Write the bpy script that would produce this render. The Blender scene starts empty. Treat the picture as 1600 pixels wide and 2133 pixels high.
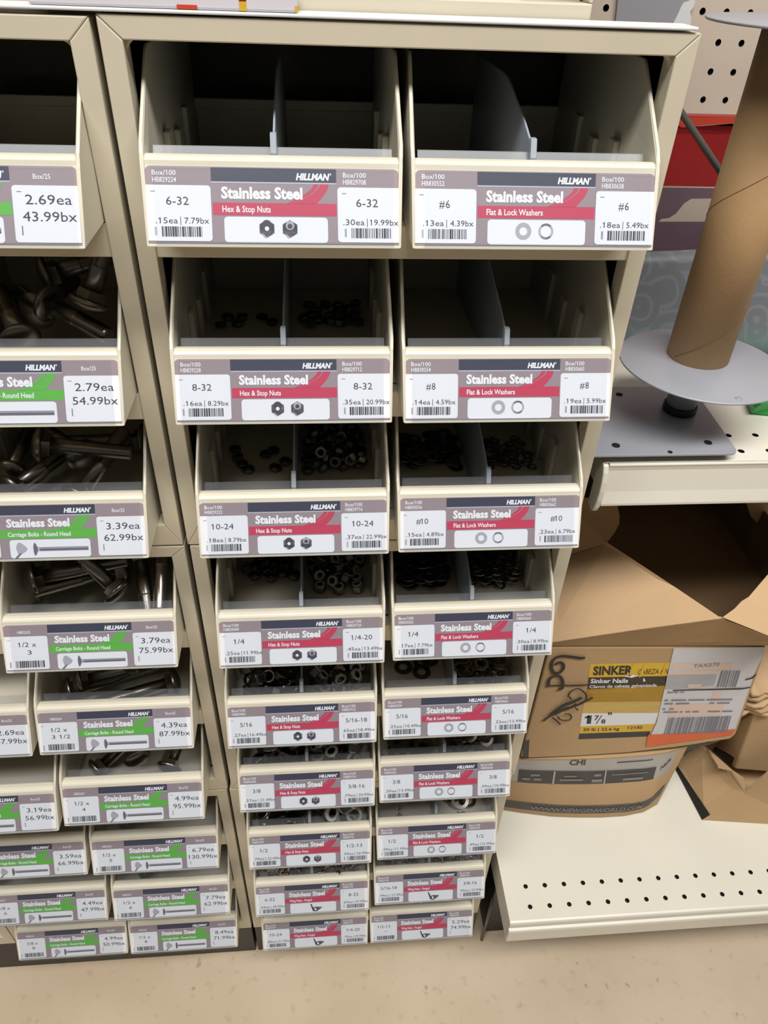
import bpy, bmesh, math, random
from mathutils import Vector, Matrix, Euler
random.seed(7)
SC = bpy.context.scene
COL = SC.collection
Z0 = 1.03                      # the floor is z = 0; working heights below are measured from the top bins' feet

# ------------------------------------------------------------------ camera
CAM = Vector((-0.0496, -0.5191, 0.1388))
F_PX = 1529.0643
RX = Vector((0.996541, -0.076060, 0.033484))
RY = Vector((-0.021022, -0.620528, -0.783903))
RZ = Vector((0.080402, 0.780487, -0.619980))
cd = bpy.data.cameras.new('camera')
cam = bpy.data.objects.new('camera', cd); COL.objects.link(cam)
cd.sensor_fit = 'VERTICAL'; cd.sensor_height = 24.0; cd.sensor_width = 18.0
cd.lens = F_PX * 24.0 / 2133.0
cd.clip_start = 0.02; cd.clip_end = 50
cam.matrix_world = Matrix.Translation(CAM + Vector((0, 0, Z0))) @ Matrix((
    (RX[0], -RY[0], -RZ[0]), (RX[1], -RY[1], -RZ[1]), (RX[2], -RY[2], -RZ[2]))).to_4x4()
SC.camera = cam

# ------------------------------------------------------------------ world, lamps, exposure
w = bpy.data.worlds.new('store'); SC.world = w; w.use_nodes = True
w.node_tree.nodes['Background'].inputs[0].default_value = (0.86, 0.92, 1.0, 1)
w.node_tree.nodes['Background'].inputs[1].default_value = 0.055
def area(name, loc, size, power, target, color=(1.0, 0.985, 0.96)):
    l = bpy.data.lights.new(name, 'AREA'); l.shape = 'RECTANGLE'; l.size, l.size_y = size
    l.energy = power; l.color = color
    o = bpy.data.objects.new(name, l); COL.objects.link(o)
    o.location = Vector(loc)
    o.rotation_euler = (Vector(target) - Vector(loc)).to_track_quat('-Z', 'Y').to_euler()
    return o
area('ceiling_light', (0.1, -1.15, 3.1), (3.2, 0.55), 92, (0.0, -0.30, 0.5))
SC.view_settings.view_transform = 'Standard'; SC.view_settings.look = 'None'
SC.view_settings.gamma = 1.0; SC.view_settings.use_curve_mapping = False
SC.view_settings.exposure = 0.21
try:
    SC.cycles.use_denoising = True
    SC.cycles.max_bounces = 8; SC.cycles.diffuse_bounces = 2; SC.cycles.transparent_max_bounces = 16
except Exception:
    pass

# ------------------------------------------------------------------ materials
def srgb(r, g, b):
    f = lambda c: (c / 12.92) if c <= 0.04045 else ((c + 0.055) / 1.055) ** 2.4
    return (f(r / 255), f(g / 255), f(b / 255), 1)
MATS = {}
def mat(name, rgb, rough=0.5, metal=0.0, spec=0.5, var=0.0, scale=40.0, bump=0.0, bscale=200.0, rgb2=None, coat=0.0, stretch=None):
    m = bpy.data.materials.new(name); m.use_nodes = True
    nt = m.node_tree; p = nt.nodes['Principled BSDF']
    c = srgb(*rgb)
    p.inputs['Base Color'].default_value = c
    p.inputs['Roughness'].default_value = rough; p.inputs['Metallic'].default_value = metal
    p.inputs['Specular IOR Level'].default_value = spec
    p.inputs['Coat Weight'].default_value = coat
    if var or rgb2 or bump:
        tc = nt.nodes.new('ShaderNodeTexCoord'); mp = nt.nodes.new('ShaderNodeMapping')
        nt.links.new(tc.outputs['Object'], mp.inputs[0])
        if stretch: mp.inputs['Scale'].default_value = stretch
    if var or rgb2:
        n = nt.nodes.new('ShaderNodeTexNoise'); n.inputs['Scale'].default_value = scale; n.inputs['Detail'].default_value = 5
        r = nt.nodes.new('ShaderNodeValToRGB')
        if rgb2: a, b = srgb(*rgb), srgb(*rgb2)
        else:
            a = tuple(x * (1 - var) for x in c[:3]) + (1,); b = tuple(min(1, x * (1 + var)) for x in c[:3]) + (1,)
        r.color_ramp.elements[0].color = a; r.color_ramp.elements[1].color = b
        r.color_ramp.elements[0].position = 0.33; r.color_ramp.elements[1].position = 0.68
        nt.links.new(mp.outputs[0], n.inputs['Vector']); nt.links.new(n.outputs['Fac'], r.inputs[0])
        nt.links.new(r.outputs[0], p.inputs['Base Color'])
    if bump:
        n2 = nt.nodes.new('ShaderNodeTexNoise'); n2.inputs['Scale'].default_value = bscale; n2.inputs['Detail'].default_value = 3
        bp = nt.nodes.new('ShaderNodeBump'); bp.inputs['Strength'].default_value = bump; bp.inputs['Distance'].default_value = 0.002
        nt.links.new(mp.outputs[0], n2.inputs['Vector'])
        nt.links.new(n2.outputs['Fac'], bp.inputs['Height']); nt.links.new(bp.outputs[0], p.inputs['Normal'])
    MATS[name] = m
    return m
def clear(name, tint, gloss, haze, hazecol):
    m = bpy.data.materials.new(name); m.use_nodes = True; nt = m.node_tree
    for n in list(nt.nodes):
        if n.type != 'OUTPUT_MATERIAL': nt.nodes.remove(n)
    out = [n for n in nt.nodes if n.type == 'OUTPUT_MATERIAL'][0]
    t = nt.nodes.new('ShaderNodeBsdfTransparent'); t.inputs[0].default_value = (*tint, 1)
    g = nt.nodes.new('ShaderNodeBsdfGlossy'); g.inputs['Roughness'].default_value = 0.30
    d = nt.nodes.new('ShaderNodeBsdfDiffuse'); d.inputs[0].default_value = srgb(*hazecol)
    a = nt.nodes.new('ShaderNodeMixShader'); b = nt.nodes.new('ShaderNodeMixShader')
    fr = nt.nodes.new('ShaderNodeFresnel'); fr.inputs[0].default_value = 1.3
    mu = nt.nodes.new('ShaderNodeMath'); mu.operation = 'MULTIPLY_ADD'; mu.inputs[1].default_value = 0.22; mu.inputs[2].default_value = gloss
    nt.links.new(fr.outputs[0], mu.inputs[0])
    a.inputs[0].default_value = haze
    nt.links.new(t.outputs[0], a.inputs[1]); nt.links.new(d.outputs[0], a.inputs[2])
    nt.links.new(mu.outputs[0], b.inputs[0]); nt.links.new(a.outputs[0], b.inputs[1]); nt.links.new(g.outputs[0], b.inputs[2])
    nt.links.new(b.outputs[0], out.inputs[0])
    MATS[name] = m
    return m
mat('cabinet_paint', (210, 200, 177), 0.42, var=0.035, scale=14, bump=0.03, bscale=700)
mat('cabinet_inside_shade', (96, 90, 78), 0.6, var=0.03, scale=20)  # beige cabinet paint with the interior shade put into the colour
mat('bin_plastic', (220, 213, 194), 0.34, var=0.02, scale=25)
mat('white_board', (232, 232, 234), 0.35, var=0.02, scale=20)
mat('black_base', (34, 31, 30), 0.45, var=0.2, scale=30)
mat('shelf_enamel', (228, 223, 208), 0.34, var=0.02, scale=12)
mat('hole_dark', (14, 12, 11), 0.9)
mat('pegboard', (205, 190, 172), 0.6, var=0.05, scale=9, bump=0.05, bscale=500)
mat('grey_metal', (168, 170, 178), 0.38, metal=0.25, var=0.02, scale=30)
mat('post_metal', (168, 167, 172), 0.4, metal=0.2)
mat('rubber', (24, 24, 26), 0.5)
mat('cardboard', (190, 157, 116), 0.85, var=0.07, scale=7, bump=0.15, bscale=160)
mat('cardboard_pale', (202, 168, 128), 0.85, var=0.06, scale=9, bump=0.15, bscale=160)
mat('cardboard_edge', (206, 176, 140), 0.9, var=0.15, scale=120, bump=0.4, bscale=300)
mat('cardboard_inside_shade', (96, 74, 48), 0.9, var=0.08, scale=7)  # brown card darkened, the shade inside the open carton painted into its colour
mat('tube_card', (186, 150, 106), 0.75, var=0.07, scale=18, bump=0.08, bscale=260)
mat('tube_seam', (156, 122, 82), 0.8)
mat('tape_black', (38, 37, 36), 0.45, var=0.15, scale=60)
mat('mauve', (150, 134, 138), 0.5)
mat('navy', (52, 54, 74), 0.45)
mat('paleline', (186, 188, 205), 0.5)
mat('sticker', (232, 232, 236), 0.45)
mat('redband', (196, 52, 84), 0.45)
mat('greenband', (92, 178, 62), 0.45)
mat('ink', (52, 52, 60), 0.6)
mat('ink_grey', (128, 128, 138), 0.6)
mat('ink_white', (238, 238, 240), 0.5)
mat('metal_print', (104, 98, 110), 0.5)
mat('metal_print_light', (170, 168, 174), 0.5)
mat('metal_print_dark', (62, 56, 66), 0.5)
mat('stainless', (158, 152, 145), 0.30, metal=1.0, var=0.12, scale=60)
mat('stainless_dark', (136, 132, 128), 0.30, metal=1.0, var=0.15, scale=90)
mat('nylon', (196, 192, 184), 0.5)
mat('divider_plastic', (196, 205, 216), 0.3)
mat('red_print', (140, 22, 26), 0.4, var=0.08, scale=20)
mat('orange_print', (208, 74, 48), 0.4)
mat('white_print', (222, 216, 222), 0.4)
mat('plum_print', (98, 78, 86), 0.45, var=0.1, scale=15)
mat('beige_print', (176, 158, 146), 0.5)
mat('grey_sheet', (158, 156, 160), 0.5, var=0.03, scale=8)
mat('torn_white', (222, 222, 222), 0.7)
mat('rod_metal', (98, 96, 92), 0.35, metal=0.7)
mat('green_plastic', (18, 158, 62), 0.35)
mat('yellow_print', (222, 180, 50), 0.5)
mat('gold_print', (172, 132, 34), 0.5, var=0.06, scale=30)
mat('tan_print', (206, 172, 96), 0.5, var=0.06, scale=40, stretch=(1, 1, 6))
mat('brown_print', (58, 46, 30), 0.5)
mat('shipping_label', (214, 212, 216), 0.5, var=0.03, scale=30)
mat('peach_print', (226, 200, 184), 0.55)
mat('smudge_grey', (176, 177, 182), 0.55, var=0.05, scale=60)
mat('orange_label', (226, 102, 52), 0.5, var=0.04, scale=40)
mat('marker', (30, 24, 26), 0.5)
mat('grey_print', (172, 166, 158), 0.6, var=0.05, scale=20)
mat('charcoal_print', (76, 73, 69), 0.6, var=0.1, scale=50)
mat('charcoal_text', (136, 131, 124), 0.6)
clear('clear_plastic', (0.96, 0.97, 0.98), 0.0, 0.015, (225, 228, 235))
clear('clear_guard', (0.90, 0.905, 0.91), 0.022, 0.085, (205, 209, 218))
# floor: speckled beige
m = mat('floor_vinyl', (200, 179, 151), 0.42, rgb2=(213, 194, 167), scale=6, bump=0.02, bscale=90)
nt = m.node_tree; p = nt.nodes['Principled BSDF']
src = p.inputs['Base Color'].links[0].from_socket
tc = nt.nodes.new('ShaderNodeTexCoord'); n = nt.nodes.new('ShaderNodeTexNoise'); n.inputs['Scale'].default_value = 70; n.inputs['Detail'].default_value = 4
r = nt.nodes.new('ShaderNodeValToRGB'); r.color_ramp.elements[0].position = 0.60; r.color_ramp.elements[1].position = 0.74
r.color_ramp.elements[0].color = (0, 0, 0, 1); r.color_ramp.elements[1].color = (0.5, 0.5, 0.5, 1)
mx = nt.nodes.new('ShaderNodeMix'); mx.data_type = 'RGBA'; mx.inputs[7].default_value = srgb(178, 152, 124)
nt.links.new(tc.outputs['Object'], n.inputs['Vector']); nt.links.new(n.outputs['Fac'], r.inputs[0])
nt.links.new(r.outputs[0], mx.inputs[0]); nt.links.new(src, mx.inputs[6]); nt.links.new(mx.outputs[2], p.inputs['Base Color'])
n3 = nt.nodes.new('ShaderNodeTexNoise'); n3.inputs['Scale'].default_value = 62; n3.inputs['Detail'].default_value = 1
r3 = nt.nodes.new('ShaderNodeValToRGB'); r3.color_ramp.elements[0].position = 0.765; r3.color_ramp.elements[1].position = 0.80
r3.color_ramp.elements[0].color = (0, 0, 0, 1); r3.color_ramp.elements[1].color = (0.35, 0.35, 0.35, 1)
mx2 = nt.nodes.new('ShaderNodeMix'); mx2.data_type = 'RGBA'; mx2.inputs[7].default_value = srgb(96, 76, 58)
mp3 = nt.nodes.new('ShaderNodeMapping'); mp3.inputs['Location'].default_value = (3.3, 1.2, 0)
nt.links.new(tc.outputs['Object'], mp3.inputs[0]); nt.links.new(mp3.outputs[0], n3.inputs['Vector'])
nt.links.new(n3.outputs['Fac'], r3.inputs[0]); nt.links.new(r3.outputs[0], mx2.inputs[0])
nt.links.new(mx.outputs[2], mx2.inputs[6]); nt.links.new(mx2.outputs[2], p.inputs['Base Color'])
# grey vinyl sheet printed with pale curls, teal towards its foot
m = mat('curl_print', (112, 114, 118), 0.45)
nt = m.node_tree; p = nt.nodes['Principled BSDF']
tc = nt.nodes.new('ShaderNodeTexCoord')
nz = nt.nodes.new('ShaderNodeTexNoise'); nz.inputs['Scale'].default_value = 14
ad = nt.nodes.new('ShaderNodeVectorMath'); ad.operation = 'MULTIPLY_ADD'; ad.inputs[1].default_value = (0.03, 0.03, 0.03)
nt.links.new(tc.outputs['Object'], nz.inputs['Vector']); nt.links.new(nz.outputs['Color'], ad.inputs[0]); nt.links.new(tc.outputs['Object'], ad.inputs[2])
vo = nt.nodes.new('ShaderNodeTexVoronoi'); vo.inputs['Scale'].default_value = 22
nt.links.new(ad.outputs[0], vo.inputs['Vector'])
si = nt.nodes.new('ShaderNodeMath'); si.operation = 'SINE'
mu = nt.nodes.new('ShaderNodeMath'); mu.operation = 'MULTIPLY'; mu.inputs[1].default_value = 26
nt.links.new(vo.outputs['Distance'], mu.inputs[0]); nt.links.new(mu.outputs[0], si.inputs[0])
r = nt.nodes.new('ShaderNodeValToRGB'); r.color_ramp.elements[0].position = 0.3; r.color_ramp.elements[1].position = 0.95
r.color_ramp.elements[0].color = srgb(113, 115, 120); r.color_ramp.elements[1].color = srgb(127, 129, 133)
nt.links.new(si.outputs[0], r.inputs[0])
sx = nt.nodes.new('ShaderNodeSeparateXYZ'); nt.links.new(tc.outputs['Object'], sx.inputs[0])
r2 = nt.nodes.new('ShaderNodeValToRGB'); r2.color_ramp.elements[0].position = 0.008; r2.color_ramp.elements[1].position = 0.034
r2.color_ramp.elements[0].color = (0.75, 0.75, 0.75, 1); r2.color_ramp.elements[1].color = (0, 0, 0, 1)
nt.links.new(sx.outputs[2], r2.inputs[0])
mx = nt.nodes.new('ShaderNodeMix'); mx.data_type = 'RGBA'; mx.inputs[7].default_value = srgb(98, 128, 120)
nt.links.new(r2.outputs[0], mx.inputs[0]); nt.links.new(r.outputs[0], mx.inputs[6]); nt.links.new(mx.outputs[2], p.inputs['Base Color'])
# translucent divider
m = MATS['divider_plastic']; nt = m.node_tree; p = nt.nodes['Principled BSDF']
out = [n for n in nt.nodes if n.type == 'OUTPUT_MATERIAL'][0]
tl = nt.nodes.new('ShaderNodeBsdfTranslucent'); tl.inputs[0].default_value = srgb(196, 205, 216)
ms = nt.nodes.new('ShaderNodeMixShader'); ms.inputs[0].default_value = 0.35
nt.links.new(p.outputs[0], ms.inputs[1]); nt.links.new(tl.outputs[0], ms.inputs[2]); nt.links.new(ms.outputs[0], out.inputs[0])

# ------------------------------------------------------------------ helpers
class MB:
    def __init__(s): s.v = []; s.f = []; s.m = []; s.sm = []
    def add(s, vs, fs, m=0, smooth=False):
        o = len(s.v); s.v += [Vector(q) for q in vs]
        for fc in fs: s.f.append([o + i for i in fc]); s.m.append(m); s.sm.append(smooth)
    def poly(s, pts, m=0): s.add(pts, [list(range(len(pts)))], m)
    def box(s, x0, x1, y0, y1, z0, z1, m=0):
        s.add([(x0, y0, z0), (x1, y0, z0), (x1, y1, z0), (x0, y1, z0), (x0, y0, z1), (x1, y0, z1), (x1, y1, z1), (x0, y1, z1)],
              [(0, 3, 2, 1), (4, 5, 6, 7), (0, 1, 5, 4), (1, 2, 6, 5), (2, 3, 7, 6), (3, 0, 4, 7)], m)
    def slab(s, pts, off, m=0, m_side=None):          # a polygon given thickness by the vector off
        n = len(pts); off = Vector(off); a = [Vector(q) for q in pts]
        s.add(a + [q + off for q in a], [list(range(n))[::-1], list(range(n, 2 * n))], m)
        o = len(s.v) - 2 * n
        for i in range(n):
            j = (i + 1) % n
            s.f.append([o + i, o + j, o + n + j, o + n + i]); s.m.append(m if m_side is None else m_side); s.sm.append(False)
    def prism_x(s, prof, x0, x1, m=0): s.slab([(x0, a, b) for a, b in prof], (x1 - x0, 0, 0), m)
    def lathe(s, prof, seg, M=None, m=0, smooth=True, closed=False):   # profile (radius, height) round local z
        M = M or Matrix.Identity(4); vs = []; n = len(prof)
        for i in range(seg):
            a = 2 * math.pi * i / seg
            for r, h in prof: vs.append(M @ Vector((r * math.cos(a), r * math.sin(a), h)))
        fs = []
        for i in range(seg):
            j = (i + 1) % seg
            for k in range(n if closed else n - 1):
                l = (k + 1) % n
                fs.append((i * n + k, j * n + k, j * n + l, i * n + l))
        s.add(vs, fs, m, smooth)
        if not closed:
            o = len(s.v) - len(vs)
            if prof[0][0] > 1e-9: s.f.append([o + i * n for i in range(seg)][::-1]); s.m.append(m); s.sm.append(False)
            if prof[-1][0] > 1e-9: s.f.append([o + i * n + n - 1 for i in range(seg)]); s.m.append(m); s.sm.append(False)
    def tube(s, pts, r, seg=10, m=0):
        pts = [Vector(q) for q in pts]; vs = []; n = len(pts)
        for i, q in enumerate(pts):
            t = (pts[min(i + 1, n - 1)] - pts[max(i - 1, 0)]).normalized()
            a = t.orthogonal().normalized() if i == 0 else (a - t * a.dot(t)).normalized()
            b = t.cross(a)
            for k in range(seg):
                an = 2 * math.pi * k / seg; vs.append(q + r * (math.cos(an) * a + math.sin(an) * b))
        fs = [(i * seg + k, i * seg + (k + 1) % seg, (i + 1) * seg + (k + 1) % seg, (i + 1) * seg + k) for i in range(n - 1) for k in range(seg)]
        s.add(vs, fs, m, True)
        o = len(s.v) - len(vs)
        s.f.append([o + k for k in range(seg)][::-1]); s.m.append(m); s.sm.append(False)
        s.f.append([o + (n - 1) * seg + k for k in range(seg)]); s.m.append(m); s.sm.append(False)
    def mesh(s, name, mats, base=(0, 0, 0), bevel=0.0, bseg=2, fix=True):
        me = bpy.data.meshes.new(name); b = Vector(base)
        me.from_pydata([tuple(q - b) for q in s.v], [], s.f)
        for mm in mats: me.materials.append(MATS[mm])
        me.polygons.foreach_set('material_index', s.m); me.polygons.foreach_set('use_smooth', s.sm)
        if bevel or fix:
            bm = bmesh.new(); bm.from_mesh(me)
            if fix: bmesh.ops.recalc_face_normals(bm, faces=bm.faces[:])
            if bevel:
                es = [e for e in bm.edges if len(e.link_faces) == 2 and e.calc_face_angle(0) > 0.5]
                bmesh.ops.bevel(bm, geom=es, offset=bevel, segments=bseg, affect='EDGES', profile=0.5, clamp_overlap=True)
            bm.to_mesh(me); bm.free()
        me.update()
        return me
    def build(s, name, mats, parent=None, base=(0, 0, 0), bevel=0.0, bseg=2, fix=True, label=None):
        if isinstance(mats, str): mats = [mats]
        return link(name, s.mesh(name, mats, base, bevel, bseg, fix), parent, base, label)
def link(name, me, parent=None, base=(0, 0, 0), label=None):
    o = bpy.data.objects.new(name, me); COL.objects.link(o)
    if parent: o.parent = parent
    else: o.location = Vector(base) + Vector((0, 0, Z0))
    if label: o['label'] = label
    return o
def tag(o, label, cat, group=None):
    o['label'] = label; o['category'] = cat
    if group: o['group'] = group
    return o
def thing(name, label, cat, base, group=None, rotz=0.0):
    o = bpy.data.objects.new(name, None); COL.objects.link(o)
    o.empty_display_size = 0.02
    o.location = Vector(base) + Vector((0, 0, Z0)); o.rotation_euler = (0, 0, rotz)
    return tag(o, label, cat, group)
def struct(name, mb, mats, **k):
    o = mb.build(name, mats, **k); o['kind'] = 'structure'; return o
# pixel of the 1600 x 2133 photograph -> point in the place
def ray(u, v): return RX * ((u - 800) / F_PX) + RY * ((v - 1066.5) / F_PX) + RZ
def at_z(u, v, z): d = ray(u, v); return CAM + d * ((z - CAM.z) / d.z)
def at_y(u, v, y): d = ray(u, v); return CAM + d * ((y - CAM.y) / d.y)
def at_d(u, v, t): return CAM + ray(u, v) * t
# lettering
_txt = {}
def _raw(s, bold, shear):
    c = bpy.data.curves.new('t', 'FONT'); c.body = s; c.size = 1.0; c.resolution_u = 2
    c.offset = bold; c.shear = shear; c.fill_mode = 'FRONT'
    o = bpy.data.objects.new('t', c); me = o.to_mesh()
    vs = [(q.co.x, q.co.y) for q in me.vertices]; fs = [list(q.vertices) for q in me.polygons]
    o.to_mesh_clear(); bpy.data.objects.remove(o); bpy.data.curves.remove(c)
    return vs, fs
_edge = {}
def right_edge(s, bold, shear):
    k = (s, bold, shear)
    if k not in _edge: _edge[k] = max(q[0] for q in _raw(s, bold, shear)[0])
    return _edge[k]
def glyphs(s, bold=0.0, shear=0.0):
    k = (s, bold, shear)
    if k not in _txt:
        if s[0] == '#' and len(s) > 1:                            # set sign and number apart
            v1, f1, w1 = glyphs('#', bold, shear); v2, f2, w2 = glyphs(s[1:], bold, shear); n = len(v1)
            _txt[k] = (v1 + [(x + w1 + .10, y) for x, y in v2], f1 + [[i + n for i in q] for q in f2], w1 + w2 + .10)
            return _txt[k]
        vs, fs = _raw(s, bold, shear)
        x0 = min(q[0] for q in vs); x1 = max(q[0] for q in vs)
        for i, ch in enumerate(s):                                # give every 1 its flag
            if ch == '1':
                r = right_edge(s[:i + 1], bold, shear); b1 = _raw('1', bold, shear)[0]; bw = max(q[0] for q in b1) - min(q[0] for q in b1)
                t = max(q[1] for q in b1); l = r - bw * .6; n = len(vs); th = .085 + bold * 2
                vs = vs + [(l, t), (l - .15, t - .13), (l - .15, t - .13 - th), (l, t - .02 - th)]; fs = fs + [[n, n + 1, n + 2, n + 3]]
        _txt[k] = ([(x - x0, y / 0.729) for x, y in vs], fs, x1 - x0)
    return _txt[k]
def put_text(mb, s, P, W, H, m, bold=0.0, shear=0.0):   # P baseline start, W vector along whole width, H vector of cap height
    vs, fs, wd = glyphs(s, bold, shear)
    mb.add([P + W * (x / wd) + H * y for x, y in vs], fs, m)

# ------------------------------------------------------------------ setting
FY = -0.068                    # front plane of the cabinet frames
FL = -1.03                     # floor
g = MB(); g.poly([(-3, -4.5, FL), (3.5, -4.5, FL), (3.5, 1.2, FL), (-3, 1.2, FL)], 0)
struct('floor', g, 'floor_vinyl')
def perforated(mb, o, u, v, nu, nv, pitch, r, depth, m=0, md=1):   # a sheet of nu x nv cells, each with a round hole sunk by depth
    u, v = Vector(u), Vector(v); n = u.cross(v).normalized(); o = Vector(o); K = 12
    for i in range(nu):
        for j in range(nv):
            c = o + u * (pitch * (i + .5)) + v * (pitch * (j + .5)); rim = []; hole = []; deep = []
            for k in range(K):
                a = 2 * math.pi * (k + .5) / K; ca, sa = math.cos(a), math.sin(a); t = pitch / 2 / max(abs(ca), abs(sa))
                rim.append(c + u * ca * t + v * sa * t); hole.append(c + u * ca * r + v * sa * r); deep.append(hole[-1] - n * depth)
            corners = []
            mb.add(rim + hole, [(k, (k + 1) % K, K + (k + 1) % K, K + k) for k in range(K)], m)
            mb.add(hole + deep, [(k, (k + 1) % K, K + (k + 1) % K, K + k) for k in range(K)], md)
            mb.add(deep, [list(range(K))], md)
            for sx, sy, ks in ((1, 1, (1,)), (-1, 1, (4,)), (-1, -1, (7,)), (1, -1, (10,))):
                q = c + u * sx * pitch / 2 + v * sy * pitch / 2
                for k in ks: mb.add([rim[k], q, rim[(k + 1) % K]] if False else [rim[k - 0], q, rim[(k + 1) % K]], [(0, 1, 2)], m)
PY = 0.36
g = MB(); p = 0.0254
perforated(g, (0.3718 - 9.5 * p, PY, 0.0856 - 21.5 * p * 1.04), (1, 0, 0), (0, 0, 1.04), 22, 26, p, 0.0032, 0.004)
x0, x1, z0, z1 = 0.3718 - 9.5 * p, 0.3718 + 12.5 * p, 0.0856 - 21.5 * p * 1.04, 0.0856 + 4.5 * p * 1.04
for a, b, c, d in ((-1.0, x0, FL, 0.9), (x1, 1.3, FL, 0.9), (x0, x1, FL, z0), (x0, x1, z1, 0.9)):
    g.poly([(a, PY, c), (b, PY, c), (b, PY, d), (a, PY, d)], 0)
struct('wall_back', g, ['pegboard', 'hole_dark'], fix=False)

# ------------------------------------------------------------------ drawer cabinets (six stacked units)
def cabinet(x0, x1, zt, zb, rows, label, top=0.0115, stile=0.0115):
    t = thing('drawer_cabinet', label, 'cabinet', ((x0 + x1) / 2, FY, zb), 'stacked beige drawer cabinets')
    B = ((x0 + x1) / 2, FY, zb)
    yb = 0.1475; zs = zt - 0.0119
    g = MB(); th = 0.0015; gp = 0.00012; bot = 0.0212
    X = [x0, x0 + stile, x1 - stile, x1]; Z = [zb + 0.0006, zb + bot, zt - top, zt - 0.0006]
    D = (0, 0.016, 0)
    g.slab([(X[0] + gp, FY, Z[3]), (X[3] - gp, FY, Z[3]), (X[2] - gp, FY, Z[2]), (X[1] + gp, FY, Z[2])], D)
    g.slab([(X[0], FY, Z[3] - gp), (X[1], FY, Z[2] - gp), (X[1], FY, Z[1] + gp), (X[0], FY, Z[0])], D)
    g.slab([(X[3], FY, Z[3] - gp), (X[3], FY, Z[0]), (X[2], FY, Z[1] + gp), (X[2], FY, Z[2] - gp)], D)
    g.slab([(X[0] + gp, FY, Z[0]), (X[1] + gp, FY, Z[1]), (X[2] - gp, FY, Z[1]), (X[3] - gp, FY, Z[0])], D)
    g.build('face_frame', 'cabinet_paint', t, B, bevel=0.0007, bseg=2)
    for cx, sx in ((X[1], 1), (X[2], -1)):                      # welded corner gussets behind the mitres
        h = MB()
        pts = [(cx - sx * 0.002, FY + 0.0045, Z[2] + 0.002), (cx + sx * 0.0075, FY + 0.0045, Z[2] + 0.002)]
        for k in range(6):
            a = math.pi / 2 * k / 5
            pts.append((cx + sx * 0.0068 * (1 - math.sin(a)), FY + 0.0045, Z[2] - 0.0068 * (1 - math.cos(a))))
        pts.append((cx - sx * 0.002, FY + 0.0045, Z[2] - 0.0068))
        h.slab(pts, (0, 0.006, 0)); h.build('corner_gusset', 'cabinet_paint', t, B, bevel=0.0008)
    g = MB(); ya = FY + 0.0165
    g.box(x0 + .001, x0 + .001 + th, ya, yb, zb + .001, zs); g.box(x1 - .001 - th, x1 - .001, ya, yb, zb + .001, zs)
    g.box(x0 + .001 + th, x1 - .001 - th, ya, yb, zs - .001, zs); g.box(x0 + .001 + th, x1 - .001 - th, yb - th, yb, zb + .001, zs - .001)
    g.build('shell', 'cabinet_inside_shade', t, B)
    for zr in rows:
        h = MB()
        h.box(x0 + .003, x1 - .003, ya + .0005, yb - .002, zr - .0022, zr - .0004)
        if zr - zb > 0.05: h.box(X[1] - .001, X[2] + .001, FY + .0016, FY + .014, zr - .0205, zr - .0006)
        h.build('shelf', 'cabinet_paint', t, B, bevel=0.0006)
    return t
P = 0.113422; G = 0.010975
ZROW = [-(k * P + G * (k // 3)) for k in range(9)]
UZ = [(0.1025, -0.2492), (-0.2497, -0.6020), (-0.6025, -0.9520)]
pos = ['top', 'middle', 'bottom']
for u in range(3):
    dx = (0.0, 0.0012, -0.0014)[u]
    cabinet(-0.1587 + dx, 0.1565 + dx, UZ[u][0], UZ[u][1], ZROW[3 * u:3 * u + 3],
            f'beige metal drawer cabinet holding red labelled bins, {pos[u]} unit of the right stack')
    lz = -0.0012 if u == 0 else 0
    cabinet(-0.4770, -0.1622 + dx * .5, UZ[u][0] + lz, UZ[u][1], ZROW[3 * u:3 * u + 3],
            f'beige metal drawer cabinet holding green labelled bins, {pos[u]} unit of the left stack')
cabinet(-.7930, -.4785, UZ[2][0], UZ[2][1], ZROW[6:9], 'beige metal drawer cabinet with only its edge showing at the lower left photo corner')
for x0, x1, lab in ((-0.1595, 0.1560, 'black plinth under the right stack of beige drawer cabinets'), (-.80, -0.1630, 'black plinth under the left stack of beige drawer cabinets')):
    g = MB(); g.box(x0, x1, FY + .001, 0.135, FL, -0.9524)
    tag(g.build('plinth', 'black_base', base=((x0 + x1) / 2, 0.07, FL), bevel=.0015), lab, 'base', 'black cabinet plinths')

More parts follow.
